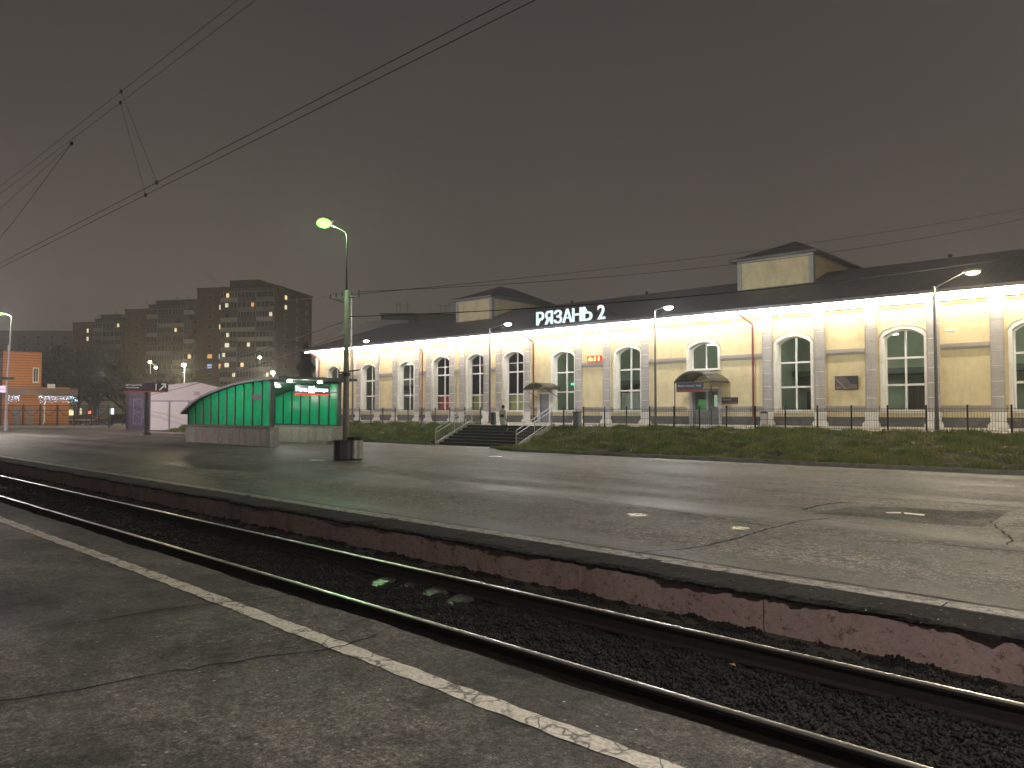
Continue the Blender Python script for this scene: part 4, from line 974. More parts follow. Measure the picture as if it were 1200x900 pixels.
# ================================================================== UNDERPASS PAVILION
PX0, PX1, PY0, PY1 = -50.9, -39.95, 21.9, 26.35
UP = Thing('underpass_pavilion', 'underpass entrance glazed in glowing green panels under a curved roof', 'pavilion', ((PX0+PX1)/2, (PY0+PY1)/2, 0))
BH = 1.10
m = MB(); m.box(PX0-.1, PX1+.1, PY0-.15, PY0+.25, 0, BH-.06); m.box(PX0-.1, PX1+.1, PY1-.25, PY1+.15, 0, BH-.06); m.box(PX0-.1, PX0+.3, PY0+.25, PY1-.25, 0, BH-.06)
UP.part('base_wall', m, M['gbase'])
m = MB(); m.box(PX0-.16, PX1+.16, PY0-.21, PY0+.29, BH-.06, BH); m.box(PX0-.16, PX1+.16, PY1-.29, PY1+.21, BH-.06, BH); m.box(PX0-.16, PX0+.34, PY0+.29, PY1-.29, BH-.06, BH)
UP.part('coping', m, M['conc'])
prof = [(-51.35, 1.80), (-50.9, 2.02), (-49.6, 2.52), (-48.31, 2.88), (-46.05, 3.28), (-43.97, 3.56), (-42.03, 3.70), (-40.6, 3.76), (-38.55, 3.80)]
def pz(x):
    for (a, z), (b, w) in zip(prof[:-1], prof[1:]):
        if a <= x <= b: return z+(w-z)*(x-a)/(b-a)
    return prof[-1][1]
m = MB()
fine = [(-51.35+k*(12.8)/32) for k in range(33)]
for a, b in zip(fine[:-1], fine[1:]):
    za, zb = pz(a), pz(b); y0, y1 = PY0-.35, PY1+.35
    m.quad((a, y0, za+.14), (b, y0, zb+.14), (b, y1, zb+.14), (a, y1, za+.14)); m.quad((a, y0, za), (b, y0, zb), (b, y1, zb), (a, y1, za))
    m.quad((a, y0, za), (b, y0, zb), (b, y0, zb+.14), (a, y0, za+.14)); m.quad((a, y1, za), (b, y1, zb), (b, y1, zb+.14), (a, y1, za+.14))
for x in (fine[0], fine[-1]): m.quad((x, PY0-.35, pz(x)), (x, PY1+.35, pz(x)), (x, PY1+.35, pz(x)+.14), (x, PY0-.35, pz(x)+.14))
UP.part('curved_roof', m, M['gframe'])
nb = 10; mulx = [PX0+(PX1-PX0)*k/nb for k in range(nb+1)]
for yy in (PY0, PY1):
    m = MB()
    for x in mulx: m.box(x-.05, x+.05, yy-.05, yy+.05, BH, pz(x)+.01)
    m.box(PX0, PX1, yy-.045, yy+.045, BH+.003, BH+.08)
    if yy == PY0: m.box(mulx[8], mulx[9], yy-.042, yy+.042, 2.66, 2.98)
    UP.part('mullion', m, M['gframe'])
    for k in range(nb):
        a, b = mulx[k]+.05, mulx[k+1]-.05
        pts = [(a, yy, BH+.08), (b, yy, BH+.08), (b, yy, pz(b)), (a, yy, pz(a))]
        UP.part('green_panel', MB().poly(pts), M['fabgreen'])
    if yy == PY1:
        m = MB().box(PX1-3, PX1, yy-.06, yy-.051, 3.1, 3.2); UP.part('transom', m, M['gframe'])
# low end panel
m = MB()
for k in range(4):
    a = PY0+.05+(PY1-PY0-.1)*k/4; b = PY0+.05+(PY1-PY0-.1)*(k+1)/4-.06; m.quad((PX0, a, BH), (PX0, b, BH), (PX0, b, pz(PX0)), (PX0, a, pz(PX0)))
UP.part('green_panel', m, M['fabgreen'])
# front portal
m = MB(); m.box(PX1-.08, PX1+.08, PY0-.12, PY0+.12, BH+.001, 3.78); m.box(PX1-.08, PX1+.08, PY1-.12, PY1+.12, BH+.001, 3.78); m.box(PX1-.07, PX1+.07, PY0+.12, PY1-.12, 3.66, 3.78)
UP.part('portal_frame', m, M['gframe'])
m = MB(); m.box(PX1-.35, PX1+.12, PY0-.16, PY0+.42, 0, BH+.001); m.box(PX1-.3, PX1+.14, PY1-.28, PY1+.18, 0, BH+.001); UP.part('portal_pier', m, M['conc'])
UP.part('pier_door', MB().box(PX1+.121, PX1+.13, PY0+.02, PY0+.40, 0.02, .72), M['door'])
UP.part('inner_bench', MB().box(PX1-2.6, PX1-.4, PY1-.60, PY1-.26, 0, .22), M['conc'])
# ceiling lamps
CL = emit('ceiling_lamp_lens', (1, .97, .85), 14)
for x, y in ((-39.1, 22.5), (-39.3, 24.6), (-43.2, 24.1), (-46.4, 24.1)):
    z = pz(x)-.05; d = UP.part('ceiling_lamp', MB().ell((x, y, z-.05), .19, .15, .05), CL, smooth=True)
for x, y, p in ((-39.2, 23.6, 45), (-41.5, 24.1, 70), (-43.8, 24.1, 95), (-46.2, 24.1, 75), (-48.6, 24.1, 25)):
    lamp('interior_light', Vector((x, y, pz(x)-.35))-UP.org, p, (1, .97, .88), .2, parent=UP.o)
# illuminated sign on the portal
y0, y1 = PY0+1.3, PY0+3.55
sg = Thing('underpass_sign', 'glowing white lettering over a red band hanging in the underpass entrance', 'sign', (PX1+.2, (y0+y1)/2, 2.95))
X_ = PX1+.25
def text_x(s, y0, y1, z0, z1, x, depth=.02, bold=.0):    # letters in plane x, readable from +x
    mb = text_mb(s, y0, y1, z0, z1, 0, depth, bold); mb.v = [(x-b, a, c) for a, b, c in mb.v]; return mb
sg.part('board', MB().box(X_-.06, X_, y0, y1, 3.02, 3.52), mat('dark_sign_board', (.03, .05, .045), .4)); sg.part('red_stripe', MB().box(X_-.058, X_+.004, y0, y1, 2.94, 3.03), emit('red_glow', (1, .04, .02), 1.6))
WG = emit('white_glow', (.85, .97, 1.), 4)
sg.part('lettering', text_x('Город', y0+.08, y0+.80, 3.12, 3.40, X_+.012, .02, .02), WG); sg.part('pictogram', MB().box(X_+.003, X_+.02, y0+.9, y0+1.18, 3.08, 3.45).box(X_+.003, X_+.02, y0+1.24, y0+1.27, 3.06, 3.50), WG); sg.part('lettering', text_x('К поездам', y0+1.34, y1-.06, 3.12, 3.38, X_+.012, .02, .02), WG)
sg.part('hanger', MB().box(X_-.05, X_-.02, y0+.3, y0+.33, 3.5, 3.8).box(X_-.05, X_-.02, y1-.33, y1-.3, 3.5, 3.8), M['gframe'])

# ================================================================== CONCRETE LAMP POLE, bin
px_, py_ = -27.15, 18.25
GL = Thing('lamp_pole', 'tall concrete pole carrying the bright green lamp beside the underpass', 'lamp pole', (px_, py_, 0))
GL.part('concrete_pole', MB().tube([(px_, py_, -.05), (px_, py_, 3.6), (px_, py_, 7.05)], [.14, .115, .085], 12), M['conc'], smooth=True)
GL.part('steel_mast', MB().tube([(px_-.02, py_, 6.6), (px_-.02, py_, 9.35), (px_-.06, py_-.05, 9.52), (px_-.25, py_-.28, 9.68), (px_-.42, py_-.55, 9.78)], [.05, .035, .03, .028, .025], 8), M['post'], smooth=True)
GL.part('conduit', MB().tube([(px_+.12, py_+.16, 3.5), (px_+.10, py_+.14, 7.0)], .035, 8), M['galv'])
Rv = Vector((math.sin(TH), math.cos(TH), 0))
def off(d, z, f=0): v = Vector((px_, py_, z))+Rv*d+Vector((-math.cos(TH), math.sin(TH), 0))*f; return v
m = MB(); m.tube([off(-.5, 6.72), off(.55, 6.80)], .028, 6); m.tube([off(-.75, 6.75), off(-.1, 6.55)], .022, 6); m.tube([off(.5, 6.80), off(.5, 7.0)], .03, 6)
ca = GL.part('crossarm', m, M['fence'])
for d, z in ((-.68, 6.85), (-.45, 6.9), (-.2, 6.95), (.2, 6.95), (.5, 7.05)): GL.part('insulator', MB().lathe(off(d, 0).x, off(d, 0).y, [(.02, z-.12), (.035, z-.08), (.02, z-.03), (.035, z), (.015, z+.05)], 8), M['fence'], ca)
m = MB(); m.lathe(px_, py_, [(.19, 3.45), (.19, 3.6)], 10); m.tube([off(-.3, 3.62), off(.55, 3.72)], .03, 6); m.box(px_-.2, px_+.1, py_-.25, py_-.1, 3.2, 3.55); GL.part('clamp', m, M['dark'])
gh = GL.part('lamp_head', MB().ell((-27.64, 17.52, 9.95), .34, .24, .12, a=R(50)), M['galv'], smooth=True)
GL.part('lens', MB().ell((-27.60, 17.40, 9.82), .30, .24, .20, a=R(50)), emit('green_lamp_lens', (.16, 1., .08), 7), gh, smooth=True)
lamp('green_light', Vector((-27.6, 17.45, 9.65))-GL.org, 1300, (.56, 1., .46), .15, parent=GL.o)
# metal litter bins around the pole foot
def station_bin(d, f, w, h, label, m_):
    c = off(d, 0, f); t = Thing('litter_bin', label, 'litter bin', (c.x, c.y, 0), a=0)
    m = MB(); m.lathe(c.x, c.y, [(w*.9, .02), (w, .06), (w, h-.12)], 16); t.part('bin_body', m, m_)
    t.part('lid', MB().lathe(c.x, c.y, [(w*1.1, h-.12), (w*1.12, h), (w*.95, h+.02), (w*.9, h-.05)], 16), M['black'])
station_bin(-.06, -.42, .36, .80, 'dark litter bin standing in front of the foot of the lamp pole', M['dark'])
station_bin(.42, -.05, .30, .92, 'shiny steel litter bin with black rim right of the lamp pole foot', mat('brushed_steel', (.55, .55, .52), .3, metal=.9))

# ================================================================== WIRES
def wire(label, P, r=.006, group=None, name='wire'):
    single(name, MB().tube(P, r, 5, cap=False), M['wire'], label, 'wire', group=group)
CW = 6.30; 
for y, l in ((5.67, 'upper of the two contact wires running parallel over the track'), (5.85, 'lower of the two contact wires running parallel over the track')): wire(l, [(20, y, CW), (-60, y, CW), (-200, y, CW)], .0052, 'contact wires over the track', 'contact_wire')
MW = 8.66
for y, l in ((5.72, 'upper thin messenger wire high above the contact wires'), (5.92, 'lower thin messenger wire high above the contact wires')): wire(l, [(20, y, MW), (-200, y, MW)], .004, 'messenger wires over the track', 'messenger_wire')
a = onY(142, 103, 5.72); b = onY(184, 202, 5.67); 
def dropper(P, label):
    t = Thing('dropper_wire', label, 'wire', P[0], group='droppers hanging between the overhead wires')
    t.part('dropper', MB().tube(P, .0035, 5), M['wire'])
    for p in (P[0], P[-1]): t.part('clamp', MB().box(p[0]-.025, p[0]+.025, p[1]-.02, p[1]+.02, p[2]-.035, p[2]+.03), M['black'])
dropper([(a[0], 5.72, MW), (b[0], 5.67, CW)], 'right hand dropper wire with clamps between messenger and contact wires')
a = onY(141, 120, 5.92); b = onY(171, 217, 5.85); dropper([(a[0], 5.92, MW), (b[0], 5.85, CW)], 'left hand dropper wire with clamps between messenger and contact wires')
t = Thing('stay_wire', 'slanting wire tied to the messenger wire by a dark clamp at the far left', 'wire', (onY(84, 168, 5.92)[0], 5.92, 8.3))
p0 = Vector((onY(84, 168, 5.92)[0], 5.92, onY(84, 168, 5.92)[1])); p1 = atf(-20, 303, 30)
t.part('cable', MB().tube([p0, p0.lerp(p1, .5)-Vector((0, 0, .1)), p1], .007, 5), M['wire']); t.part('clamp', MB().ell(p0, .08, .04, .05), M['black'])
t.part('tail', MB().tube([p0, (p0.x-9, 5.95, 8.1)], .004, 5), M['wire'])
def catenary(p, q, sag, n=14): return [p.lerp(q, k/n)-Vector((0, 0, sag*4*(k/n)*(1-k/n))) for k in range(n+1)]
top = off(0, 6.9)
wire('dark cable sweeping from the concrete pole across the station roof to the right', catenary(off(.1, 5.95), atf(1260, 291, 33), .5), .02)
wire('lower cable running from the concrete pole down to the far left', catenary(off(-.1, 5.75), atf(60, 455, 90), 1.2), .02, 'cables from the pole to the left')
wire('upper cable running from the concrete pole past the tall brick block', catenary(off(-.4, 6.9), atf(240, 318, 75), 1.2), .012, 'cables from the pole to the left')
wire('cable from the pole clamp passing low over the green pavilion', catenary(off(-.1, 5.2), atf(100, 468, 100), 1.0), .02, 'cables from the pole to the left')
wire('upper thin power line crossing the sky above the towers', catenary(atf(415, 345, 34), atf(1260, 232, 60), .6), .012, 'thin power lines across the sky')
wire('lower thin power line crossing the sky above the towers', catenary(off(.5, 7.0), atf(1260, 243, 50), .9), .012, 'thin power lines across the sky')

# ================================================================== LEFT: direction sign, kiosks, lamp, orange building
c = atf(172, 509.5, 0.001)
sx, sy = onZ(172, 509.5, 0); S = Vector((sx, sy, 0)); f65 = 64.0
Fv = Vector((-math.cos(TH), math.sin(TH), 0)); AV = math.atan2(Rv.y, Rv.x)
class CF:
    """frame aligned with a direction: local x to the right, y away, z up"""
    def __init__(s, o, a): s.o = Vector(o); s.a = a
    def thing(s, name, label, cat, group=None):
        t = Thing(name, label, cat, (0, 0, 0), 'w', group, a=s.a); t.o.location = s.o; return t
def frame_at(px, f, a=None, z=0.):
    p = atf(px, 450, f); return CF((p.x, p.y, z), AV if a is None else a)
f_s = S.dot(Fv); F1 = frame_at(172, f_s)
t = F1.thing('direction_sign', 'dark platform direction sign on a thick black post with a white arrow', 'sign')
pxm = f_s/900; zb = lambda y: 2+(482-y)*pxm; blk = mat('sign_black', (.03, .03, .035), .4)
t.part('post', MB().lathe(0, 0, [(.50, 0), (.46, .08), (.26, .22), (.22, .4), (.22, zb(458.3)-.01)], 16), blk)
x0, x1 = (147-172)*pxm, (198-172)*pxm; zb = lambda y: 2+(482-y)*pxm
t.part('board', MB().box(x0, x1, -.32, -.12, zb(458.2), zb(449)), blk); t.part('red_stripe', MB().box(x0, x1, -.325, -.118, zb(459.8), zb(458.2)), mat('red_sign_band', (.45, .06, .06), .4))
wl2 = mat('sign_white', (.75, .75, .72), .5, emis=(.8, .8, .75), es=.22)
t.part('lettering', text_mb('Подземный переход', (150-172)*pxm, (168.5-172)*pxm, zb(452.6), zb(450.2), -.33, .01, .01), wl2); t.part('lettering', text_mb('Underground passage', (150-172)*pxm, (165-172)*pxm, zb(455.2), zb(453.4), -.33, .01), wl2)
m = MB(); ax, az = (192.5-172)*pxm, zb(453.8); s = .40
m.poly([(ax-.30, -.33, az-.22), (ax-.22, -.33, az-.30), (ax+.20, -.33, az+.10), (ax+.12, -.33, az+.18)]); m.poly([(ax-.10, -.331, az+.30), (ax+.30, -.331, az+.30), (ax+.30, -.331, az-.10), (ax+.21, -.331, az-.10), (ax+.21, -.331, az+.21), (ax-.10, -.331, az+.21)]); t.part('arrow', m, wl2)
t.part('divider', MB().box((184.5-172)*pxm, (185.5-172)*pxm, -.328, -.32, zb(457.5), zb(450)), wl2)
# white sheet-metal kiosk
F2 = frame_at(177, 82); k = 82/900; z_ = lambda y: max(0, 2+(482-y)*k)
t = F2.thing('white_kiosk', 'white sheet metal hut with a low gable roof behind the green pavilion', 'kiosk')
wm = mat('white_sheet_metal', (.72, .68, .66), .5, var=.03, vs=2); W = 8.6; hz = 3.85; ap = 5.0
t.part('wall', MB().prism([(0, 0, 0), (W, 0, 0), (W, 0, hz+.28), (4.9, 0, ap), (0, 0, hz+.7)], (0, 9, 0)), wm)
m = MB()
for x in np.arange(.1, W, .16):
    top_ = (hz+.7)+(ap-hz-.7)*x/4.9 if x < 4.9 else ap-(ap-hz-.28)*(x-4.9)/(W-4.9); m.box(x, x+.05, -.03, -.002, 3.15, top_-.05)
t.part('rib', m, wm)
m = MB(); m.box(.05, W, -.05, -.033, 3.05, 3.15); m.box(1.95, 2.1, -.04, -.003, .1, 3.05); m.box(4.0, 4.2, -.04, -.003, .1, 3.05); t.part('trim', m, mat('kiosk_trim', (.28, .24, .34), .6))
t.part('shutter', MB().box(.1, 1.9, -.03, -.003, .15, 3.0), wm); t.part('shutter', MB().box(2.15, 3.95, -.03, -.003, .15, 3.0), wm); t.part('vent', MB().box(4.6, 5.2, -.06, -.003, 3.7, 4.1), mat('vent_grey', (.45, .42, .42), .6))
t.part('gable_roof', MB().prism([(-.1, -.15, hz+.70), (4.9, -.15, ap+.02), (W+.1, -.15, hz+.28), (W+.1, -.15, hz+.36), (4.9, -.15, ap+.12), (-.1, -.15, hz+.78)], (0, 9.3, 0)), wm)
# purple kiosk
F3 = frame_at(143, 84, AV); t = F3.thing('dark_kiosk', 'dark violet kiosk with a patterned door left of the white hut', 'kiosk')
kv = mat('violet_panel', (.045, .037, .07), .45, var=.15); kb = mat('violet_line', (.28, .22, .42), .5)
t.part('wall', MB().prism([(0, 1.0, 0), (.8, 0, 0), (3.3, 0, 0), (3.3, 3, 0), (0, 3, 0)], (0, 0, 3.7)), kv); t.part('roof', MB().prism([(-.1, .95, 3.701), (.75, -.1, 3.701), (3.4, -.1, 3.701), (3.4, 3.1, 3.701), (-.1, 3.1, 3.701)], (0, 0, .35)), kv)
m = MB()
for (a, b, c_, d) in ((1.3, 2.2, 2.0, 3.3), (1.3, 2.2, .6, 1.8), (2.35, 2.6, 1.2, 2.2)): m.box(a, b, -.03, -.02, c_, c_+.05); m.box(a, b, -.03, -.02, d, d+.05); m.box(a, a+.05, -.03, -.021, c_, d); m.box(b, b+.05, -.03, -.021, c_, d); m.tube([(a, -.025, c_), (b, -.025, (c_+d)/2), (a, -.025, d)], .02, 4)
dr = t.part('door', MB().box(1.2, 2.7, -.02, -.002, .4, 3.4), mat('door_violet', (.06, .05, .09), .5)); t.part('door_pattern', m, kb, dr)
# left tall lamp
bx, by = onZ(9, 505, 0); F4 = frame_at(8, 78); k = 78/900; t = F4.thing('street_lamp', 'tall pale lamp post with a green lamp at the far left edge', 'street lamp')
t.part('pole', MB().tube([(0, 0, 0), (0, 0, 5), (.35, 0, 2+(482-371)*k)], [.14, .11, .06], 10).lathe(0, 0, [(.2, 0), (.2, 1.1), (.15, 1.15)], 12), mat('pale_pole', (.26, .25, .25), .6)); t.part('arm', MB().tube([(.35, 0, 2+111*k), (.2, 0, 2+112.6*k), (-.5, 0, 2+115*k)], .05, 8), M['galv'])
t.part('bracket', MB().box(-.5, .75, -.15, .15, 2+37*k, 2+40*k), M['dark'])
hd = t.part('lamp_head', MB().ell((-.8, 0, 2+115.6*k), .5, .22, .14), M['galv'], smooth=True); t.part('lens', MB().ell((-.82, -.02, 2+114.8*k), .42, .2, .15), emit('green_lens_b', (.14, 1, .06), 6), hd, smooth=True)
lamp('lamp_light', (-.8, -.1, 2+111*k), 1300, (.8, 1, .72), .2, parent=t.o)
F4b = frame_at(-14, 74); t = F4b.thing('hanging_sign', 'small white sign with violet lettering at the left edge of the photo', 'sign'); k = 74/900
t.part('board', MB().box(.9, 21.5*k, -.1, 0, 2+22*k, 2+30*k), mat('white_sign', (.62, .56, .68), .5)); t.part('lettering', MB().box(1.0, 21*k, -.105, -.101, 2+25.5*k, 2+26.3*k), mat('violet_ink', (.2, .1, .3), .5)); t.part('post', MB().tube([(1.0, 0, 0), (1.0, 0, 2+30*k)], .06, 8), M['galv'])
# lamp of the square beyond the left edge of the photo (lights pavement and kiosks)
F5 = frame_at(-110, 60); t = F5.thing('street_lamp', 'pinkish white street lamp of the square beyond the left edge', 'street lamp')
t.part('pole', MB().tube([(0, 0, 0), (0, 0, 9)], .09, 8), M['galv']); t.part('lens', MB().ell((.5, 0, 9), .4, .2, .12), emit('pink_white', (1, .8, .85), 20)); lamp('lamp_light', (.5, 0, 8.7), 15000, (1, .82, .85), .25, parent=t.o)

# orange clad building
F6 = frame_at(2, 100, AV+R(40)); k = 100/900; Z = lambda y: 2+(482-y)*k
t = F6.thing('orange_building', 'two storey building clad in orange boards with a brown awning and fairy lights', 'building')
def boards(name, c1, c2):
    m = mat(name, c1, .6, vs=5, col2=c2, stretch=(.3, .3, 4)); n = m.node_tree; b = n.nodes['Principled BSDF']
    tcn = n.nodes.new('ShaderNodeTexCoord'); wv = n.nodes.new('ShaderNodeTexWave'); wv.bands_direction = 'Z'; wv.inputs['Scale'].default_value = .9; n.links.new(tcn.outputs['Object'], wv.inputs['Vector'])
    rr = n.nodes.new('ShaderNodeValToRGB'); rr.color_ramp.elements[0].position = .02; rr.color_ramp.elements[0].color = (.45, .42, .4, 1); rr.color_ramp.elements[1].position = .35; n.links.new(wv.outputs['Fac'], rr.inputs[0])
    mm = n.nodes.new('ShaderNodeMix'); mm.data_type = 'RGBA'; mm.blend_type = 'MULTIPLY'; mm.inputs[0].default_value = 1
    src = b.inputs['Base Color'].links[0].from_socket; n.links.new(src, mm.inputs['A']); n.links.new(rr.outputs[0], mm.inputs['B']); n.links.new(mm.outputs['Result'], b.inputs['Base Color']); return m
org = boards('orange_boards', (.50, .165, .02), (.62, .23, .035))
t.o.scale = (.87, 1, 1)
t.part('upper_wall', MB().box(.1, 5.1, 0, 6, 3.9, Z(411)), org); t.part('lower_wall', MB().box(-2, 9.0, .3, 7, 0, 3.9), org)
t.part('side_wall', MB().box(-3.2, .09, .05, 6, 0, Z(409)), mat('dark_brown_wall', (.06, .025, .015), .7))
t.part('awning', MB().box(.3, 9.9, -1.2, .298, Z(463), Z(454.5)), mat('brown_fascia', (.17, .11, .085), .6)); t.part('parapet', MB().box(3.6, 9.0, .302, 7, 3.902, Z(452.5)), org)
t.part('white_box', MB().box(5.9, 6.9, -.4, .2, Z(454), Z(449)), M['white'])
wf = t.part('window', MB().box(3.95, 4.75, -.06, -.003, Z(447.8), Z(429.5)), M['white']); t.part('pane', MB().box(4.08, 4.32, -.07, -.062, Z(446.5), Z(430.5)).box(4.40, 4.62, -.07, -.062, Z(446.5), Z(430.5)), mat('dark_glass', (.02, .02, .025), .1), wf)
t.part('door', MB().box(1.6, 2.4, .27, .298, 0, 2.6), M['door']); t.part('door', MB().box(3.3, 4.2, .27, .298, 0, 2.6), mat('beige_door', (.3, .25, .2), .6)); t.part('downpipe', MB().tube([(5.6, .2, Z(472)), (5.6, .2, .5), (5.4, .1, .3)], .11, 8), M['white'])
m = MB(); rf = random.Random(4)
for _ in range(230):
    x = rf.uniform(4.6, 9.8) if rf.random() < .82 else rf.uniform(.6, 2.2); z = Z(463.5)-abs(rf.gauss(0, .38))*(1.6 if x > 8 else 1)-.02; s = rf.uniform(.02, .045); m.box(x, x+s, -1.22, -1.2, z, z+s)
t.part('fairy_lights', m, emit('fairy_light', (.55, .8, 1.), 9))
lamp('awning_light', (3.5, -3.2, 3.6), 75, (1, .72, .42), .2, parent=t.o); lamp('wall_light', (1.8, -5.0, 6.5), 170, (1, .75, .45), .2, parent=t.o)
t.part('chimney', MB().tube([(.9, 2, Z(411)), (.9, 2, Z(403))], .12, 8), M['galv'])
# ornate fence in front of it
F7 = frame_at(-12, 92); k = 92/900; t = F7.thing('iron_fence', 'low dark iron fence with arched tops in front of the orange building', 'fence'); Z = lambda y: 2+(482-y)*k
xs_ = [i*2.05 for i in range(8)]
for x in xs_: t.part('post', MB().box(x-.07, x+.07, -.07, .07, 0, Z(474)), M['black'])
for a, b in zip(xs_[:-1], xs_[1:]):
    m = MB(); m.box(a+.07, b-.07, -.03, .03, Z(475.5), Z(474.8)); m.box(a+.07, b-.07, -.03, .03, .35, .42); m.box(a+.07, b-.07, -.03, .03, Z(481), Z(480.4))
    m.tube([(a+.07+(b-a-.14)*q/8, 0, Z(478)-.9*math.sin(math.pi*q/8)) for q in range(9)], .035, 5)
    for q in range(1, 14): m.box(a+(b-a)*q/14-.014, a+(b-a)*q/14+.014, -.012, .012, .35, Z(475.5))
    t.part('panel', m, M['black'])
t.part('plinth', MB().box(0, xs_[-1], -.12, .12, 0, .3), M['conc'])
# second fence stretch beyond the cars
F8 = frame_at(88, 108); k = 108/900; t = F8.thing('bar_fence', 'dark bar fence between the orange building and the violet kiosk', 'fence')
for i in range(6): t.part('post', MB().box(i*1.7-.05, i*1.7+.05, -.05, .05, 0, 2.7), M['black'])
m = MB().box(0, 8.5, -.03, .03, 2.5, 2.58).box(0, 8.5, -.03, .03, .3, .38)
for q in range(60): m.box(q*.142, q*.142+.02, -.01, .01, .3, 2.6)
t.part('panel', m, M['black'])
# low building behind with lit windows
F9 = frame_at(80, 135); k = 135/900; Z = lambda y: 2+(482-y)*k; t = F9.thing('low_shop_building', 'low grey building with lit shop windows behind the parked cars', 'building')
t.part('wall', MB().box(0, 12, 0, 6, 0, Z(470)), mat('grey_shop_wall', (.20, .20, .19), .7)); t.part('roof', MB().box(-.2, 12.2, -.3, 6.2, Z(470), Z(468.5)), M['dark'])
for (a, b, y0, y1, c, e) in ((1, 6.5, 480, 486.5, (1, .75, .4), 2.4), (14, 16.5, 478.5, 486, (.9, .85, .5), 1.6), (10.5, 13, 478.8, 481, (1, .9, .5), 3), (28, 39, 478, 486, (.40, .34, .8), .22), (48.5, 54, 478.5, 485.5, (.85, .9, 1), 2.4), (40, 48, 478, 479.5, (.5, .6, .4), .25)):
    wf = t.part('window', MB().box(a*k, b*k, -.06, -.003, Z(y1), Z(y0)), emit('shop_window', c, e))
t2 = frame_at(106.5, 118).thing('traffic_light', 'red signal light shining on a dark post between the parked cars', 'signal')
t2.part('post', MB().tube([(0, 0, 0), (0, 0, 2.6)], .09, 8), M['black']); t2.part('signal_head', MB().box(-.22, .22, -.1, .1, 1.5, 2.9), M['black']); t2.part('lens', MB().ell((0, -.14, 1.85), .22, .06, .22), emit('red_signal', (1, .06, .04), 10))

# cars
def car(px, f, label, colm, L=4.3, H=1.5, a=0., tail=None, stripe=None):
    F = frame_at(px, f, AV+a); t = F.thing('parked_car', label, 'car', 'cars parked beyond the fence')
    h = H; prof = [(0, .35), (.0, .75), (.15, .88), (.95, .98), (1.55, h-.04), (1.9, h), (3.2, h), (3.75, h-.1), (4.15, .98), (L, .9), (L, .35)]
    m = MB().prism([(x, 0, z) for x, z in prof], (0, 1.7, 0)); me = m.mesh('body', colm); bd = t.part('body', me, None)
    bv = bd.modifiers.new('Bevel', 'BEVEL'); bv.width = .06; bv.segments = 2
    gm = M.setdefault('carglass', mat('car_glass', (.015, .015, .02), .08))
    m = MB()
    for y in (-.005, 1.705): m.poly([(1.15, y, 1.0), (1.65, y, h-.1), (2.4, y, h-.08), (2.4, y, 1.0)]); m.poly([(2.48, y, 1.0), (2.48, y, h-.08), (3.2, y, h-.08), (3.65, y, h-.16), (3.9, y, 1.0)])
    t.part('window', m, gm)
    for x in (.85, 3.4):
        for y in (-.02, 1.52):
            w = t.part('wheel', MB().tube([(x, y, .33), (x, y+.2, .33)], .33, 16), M['black']); t.part('rim', MB().tube([(x, y-.01, .33), (x, y+.21, .33)], .19, 10), M['galv'], w)
    t.part('headlight', MB().box(-.02, .06, .1, .45, .68, .82).box(-.02, .06, 1.25, 1.6, .68, .82), mat('lamp_glass', (.5, .5, .5), .2)); t.part('taillight', MB().box(L-.05, L+.02, .1, .4, .75, 1.0).box(L-.05, L+.02, 1.3, 1.6, .75, 1.0).box(L-.3, L+.01, -.015, .02, .75, 1.0), mat('tail_red', (.5, .02, .02), .3, emis=(1, .05, .05), es=tail or 0))
    if stripe: t.part('stripe', MB().box(.2, L-.3, -.015, -.003, .66, .85), stripe)
car(79.5, 112, 'dark parked car with a pale stripe along its side behind the fence', mat('dark_car_paint', (.03, .03, .035), .25), 4.3, 1.45, 0, None, M['white'])
car(119, 108, 'black parked car with a glowing red tail light beside the violet kiosk', mat('black_car_paint', (.012, .012, .014), .2), 4.3, 1.62, R(12), .6)

# ================================================================== APARTMENT BLOCKS
brick = mat('brown_brick', (.185, .105, .070), .9, var=.15, vs=.5, bump=.2, bs=8); brick2 = mat('orange_brick', (.27, .15, .085), .9, var=.12, vs=.5); panel = mat('grey_panel', (.17, .17, .165), .85, var=.15, vs=.4); dpanel = mat('dark_panel', (.10, .105, .11), .85, var=.15, vs=.4)
parap = [mat('parapet_pale', (.68, .68, .62), .8, var=.1), mat('parapet_grey', (.34, .34, .32), .8, var=.1), mat('parapet_dark', (.16, .17, .18), .8, var=.1)]
wfr = mat('loggia_frame', (.55, .56, .56), .6); wdark = mat('dark_window', (.028, .030, .034), .15, var=.2)
lit = [emit('lit_warm', (1, .72, .36), 1.3), emit('lit_cream', (1, .88, .6), 1.0), emit('lit_blue', (.45, .6, 1.), .8), emit('lit_orange', (1, .45, .15), .9)]
def window_unit(t, x0, x1, z0, z1, rb, parent=None, p_lit=.05, v=0., litm=None, flip=None):
    """framed window on the local plane y=v"""
    T_ = (lambda p: p) if flip is None else flip
    l = litm or (rb.choice(lit) if rb.random() < p_lit else None)
    wf = t.part('window', MB().box(x0, x1, v-.08, v-.003, z0, z1).xf(T_), wfr if rb.random() < .6 else M['white'], parent)
    n = max(1, int((x1-x0)/.8)); m = MB(); w = (x1-x0)/n
    for q in range(n): m.box(x0+q*w+.06, x0+(q+1)*w-.06, v-.10, v-.083, z0+.08, z1-.08)
    t.part('pane', m.xf(T_), l or wdark, wf)
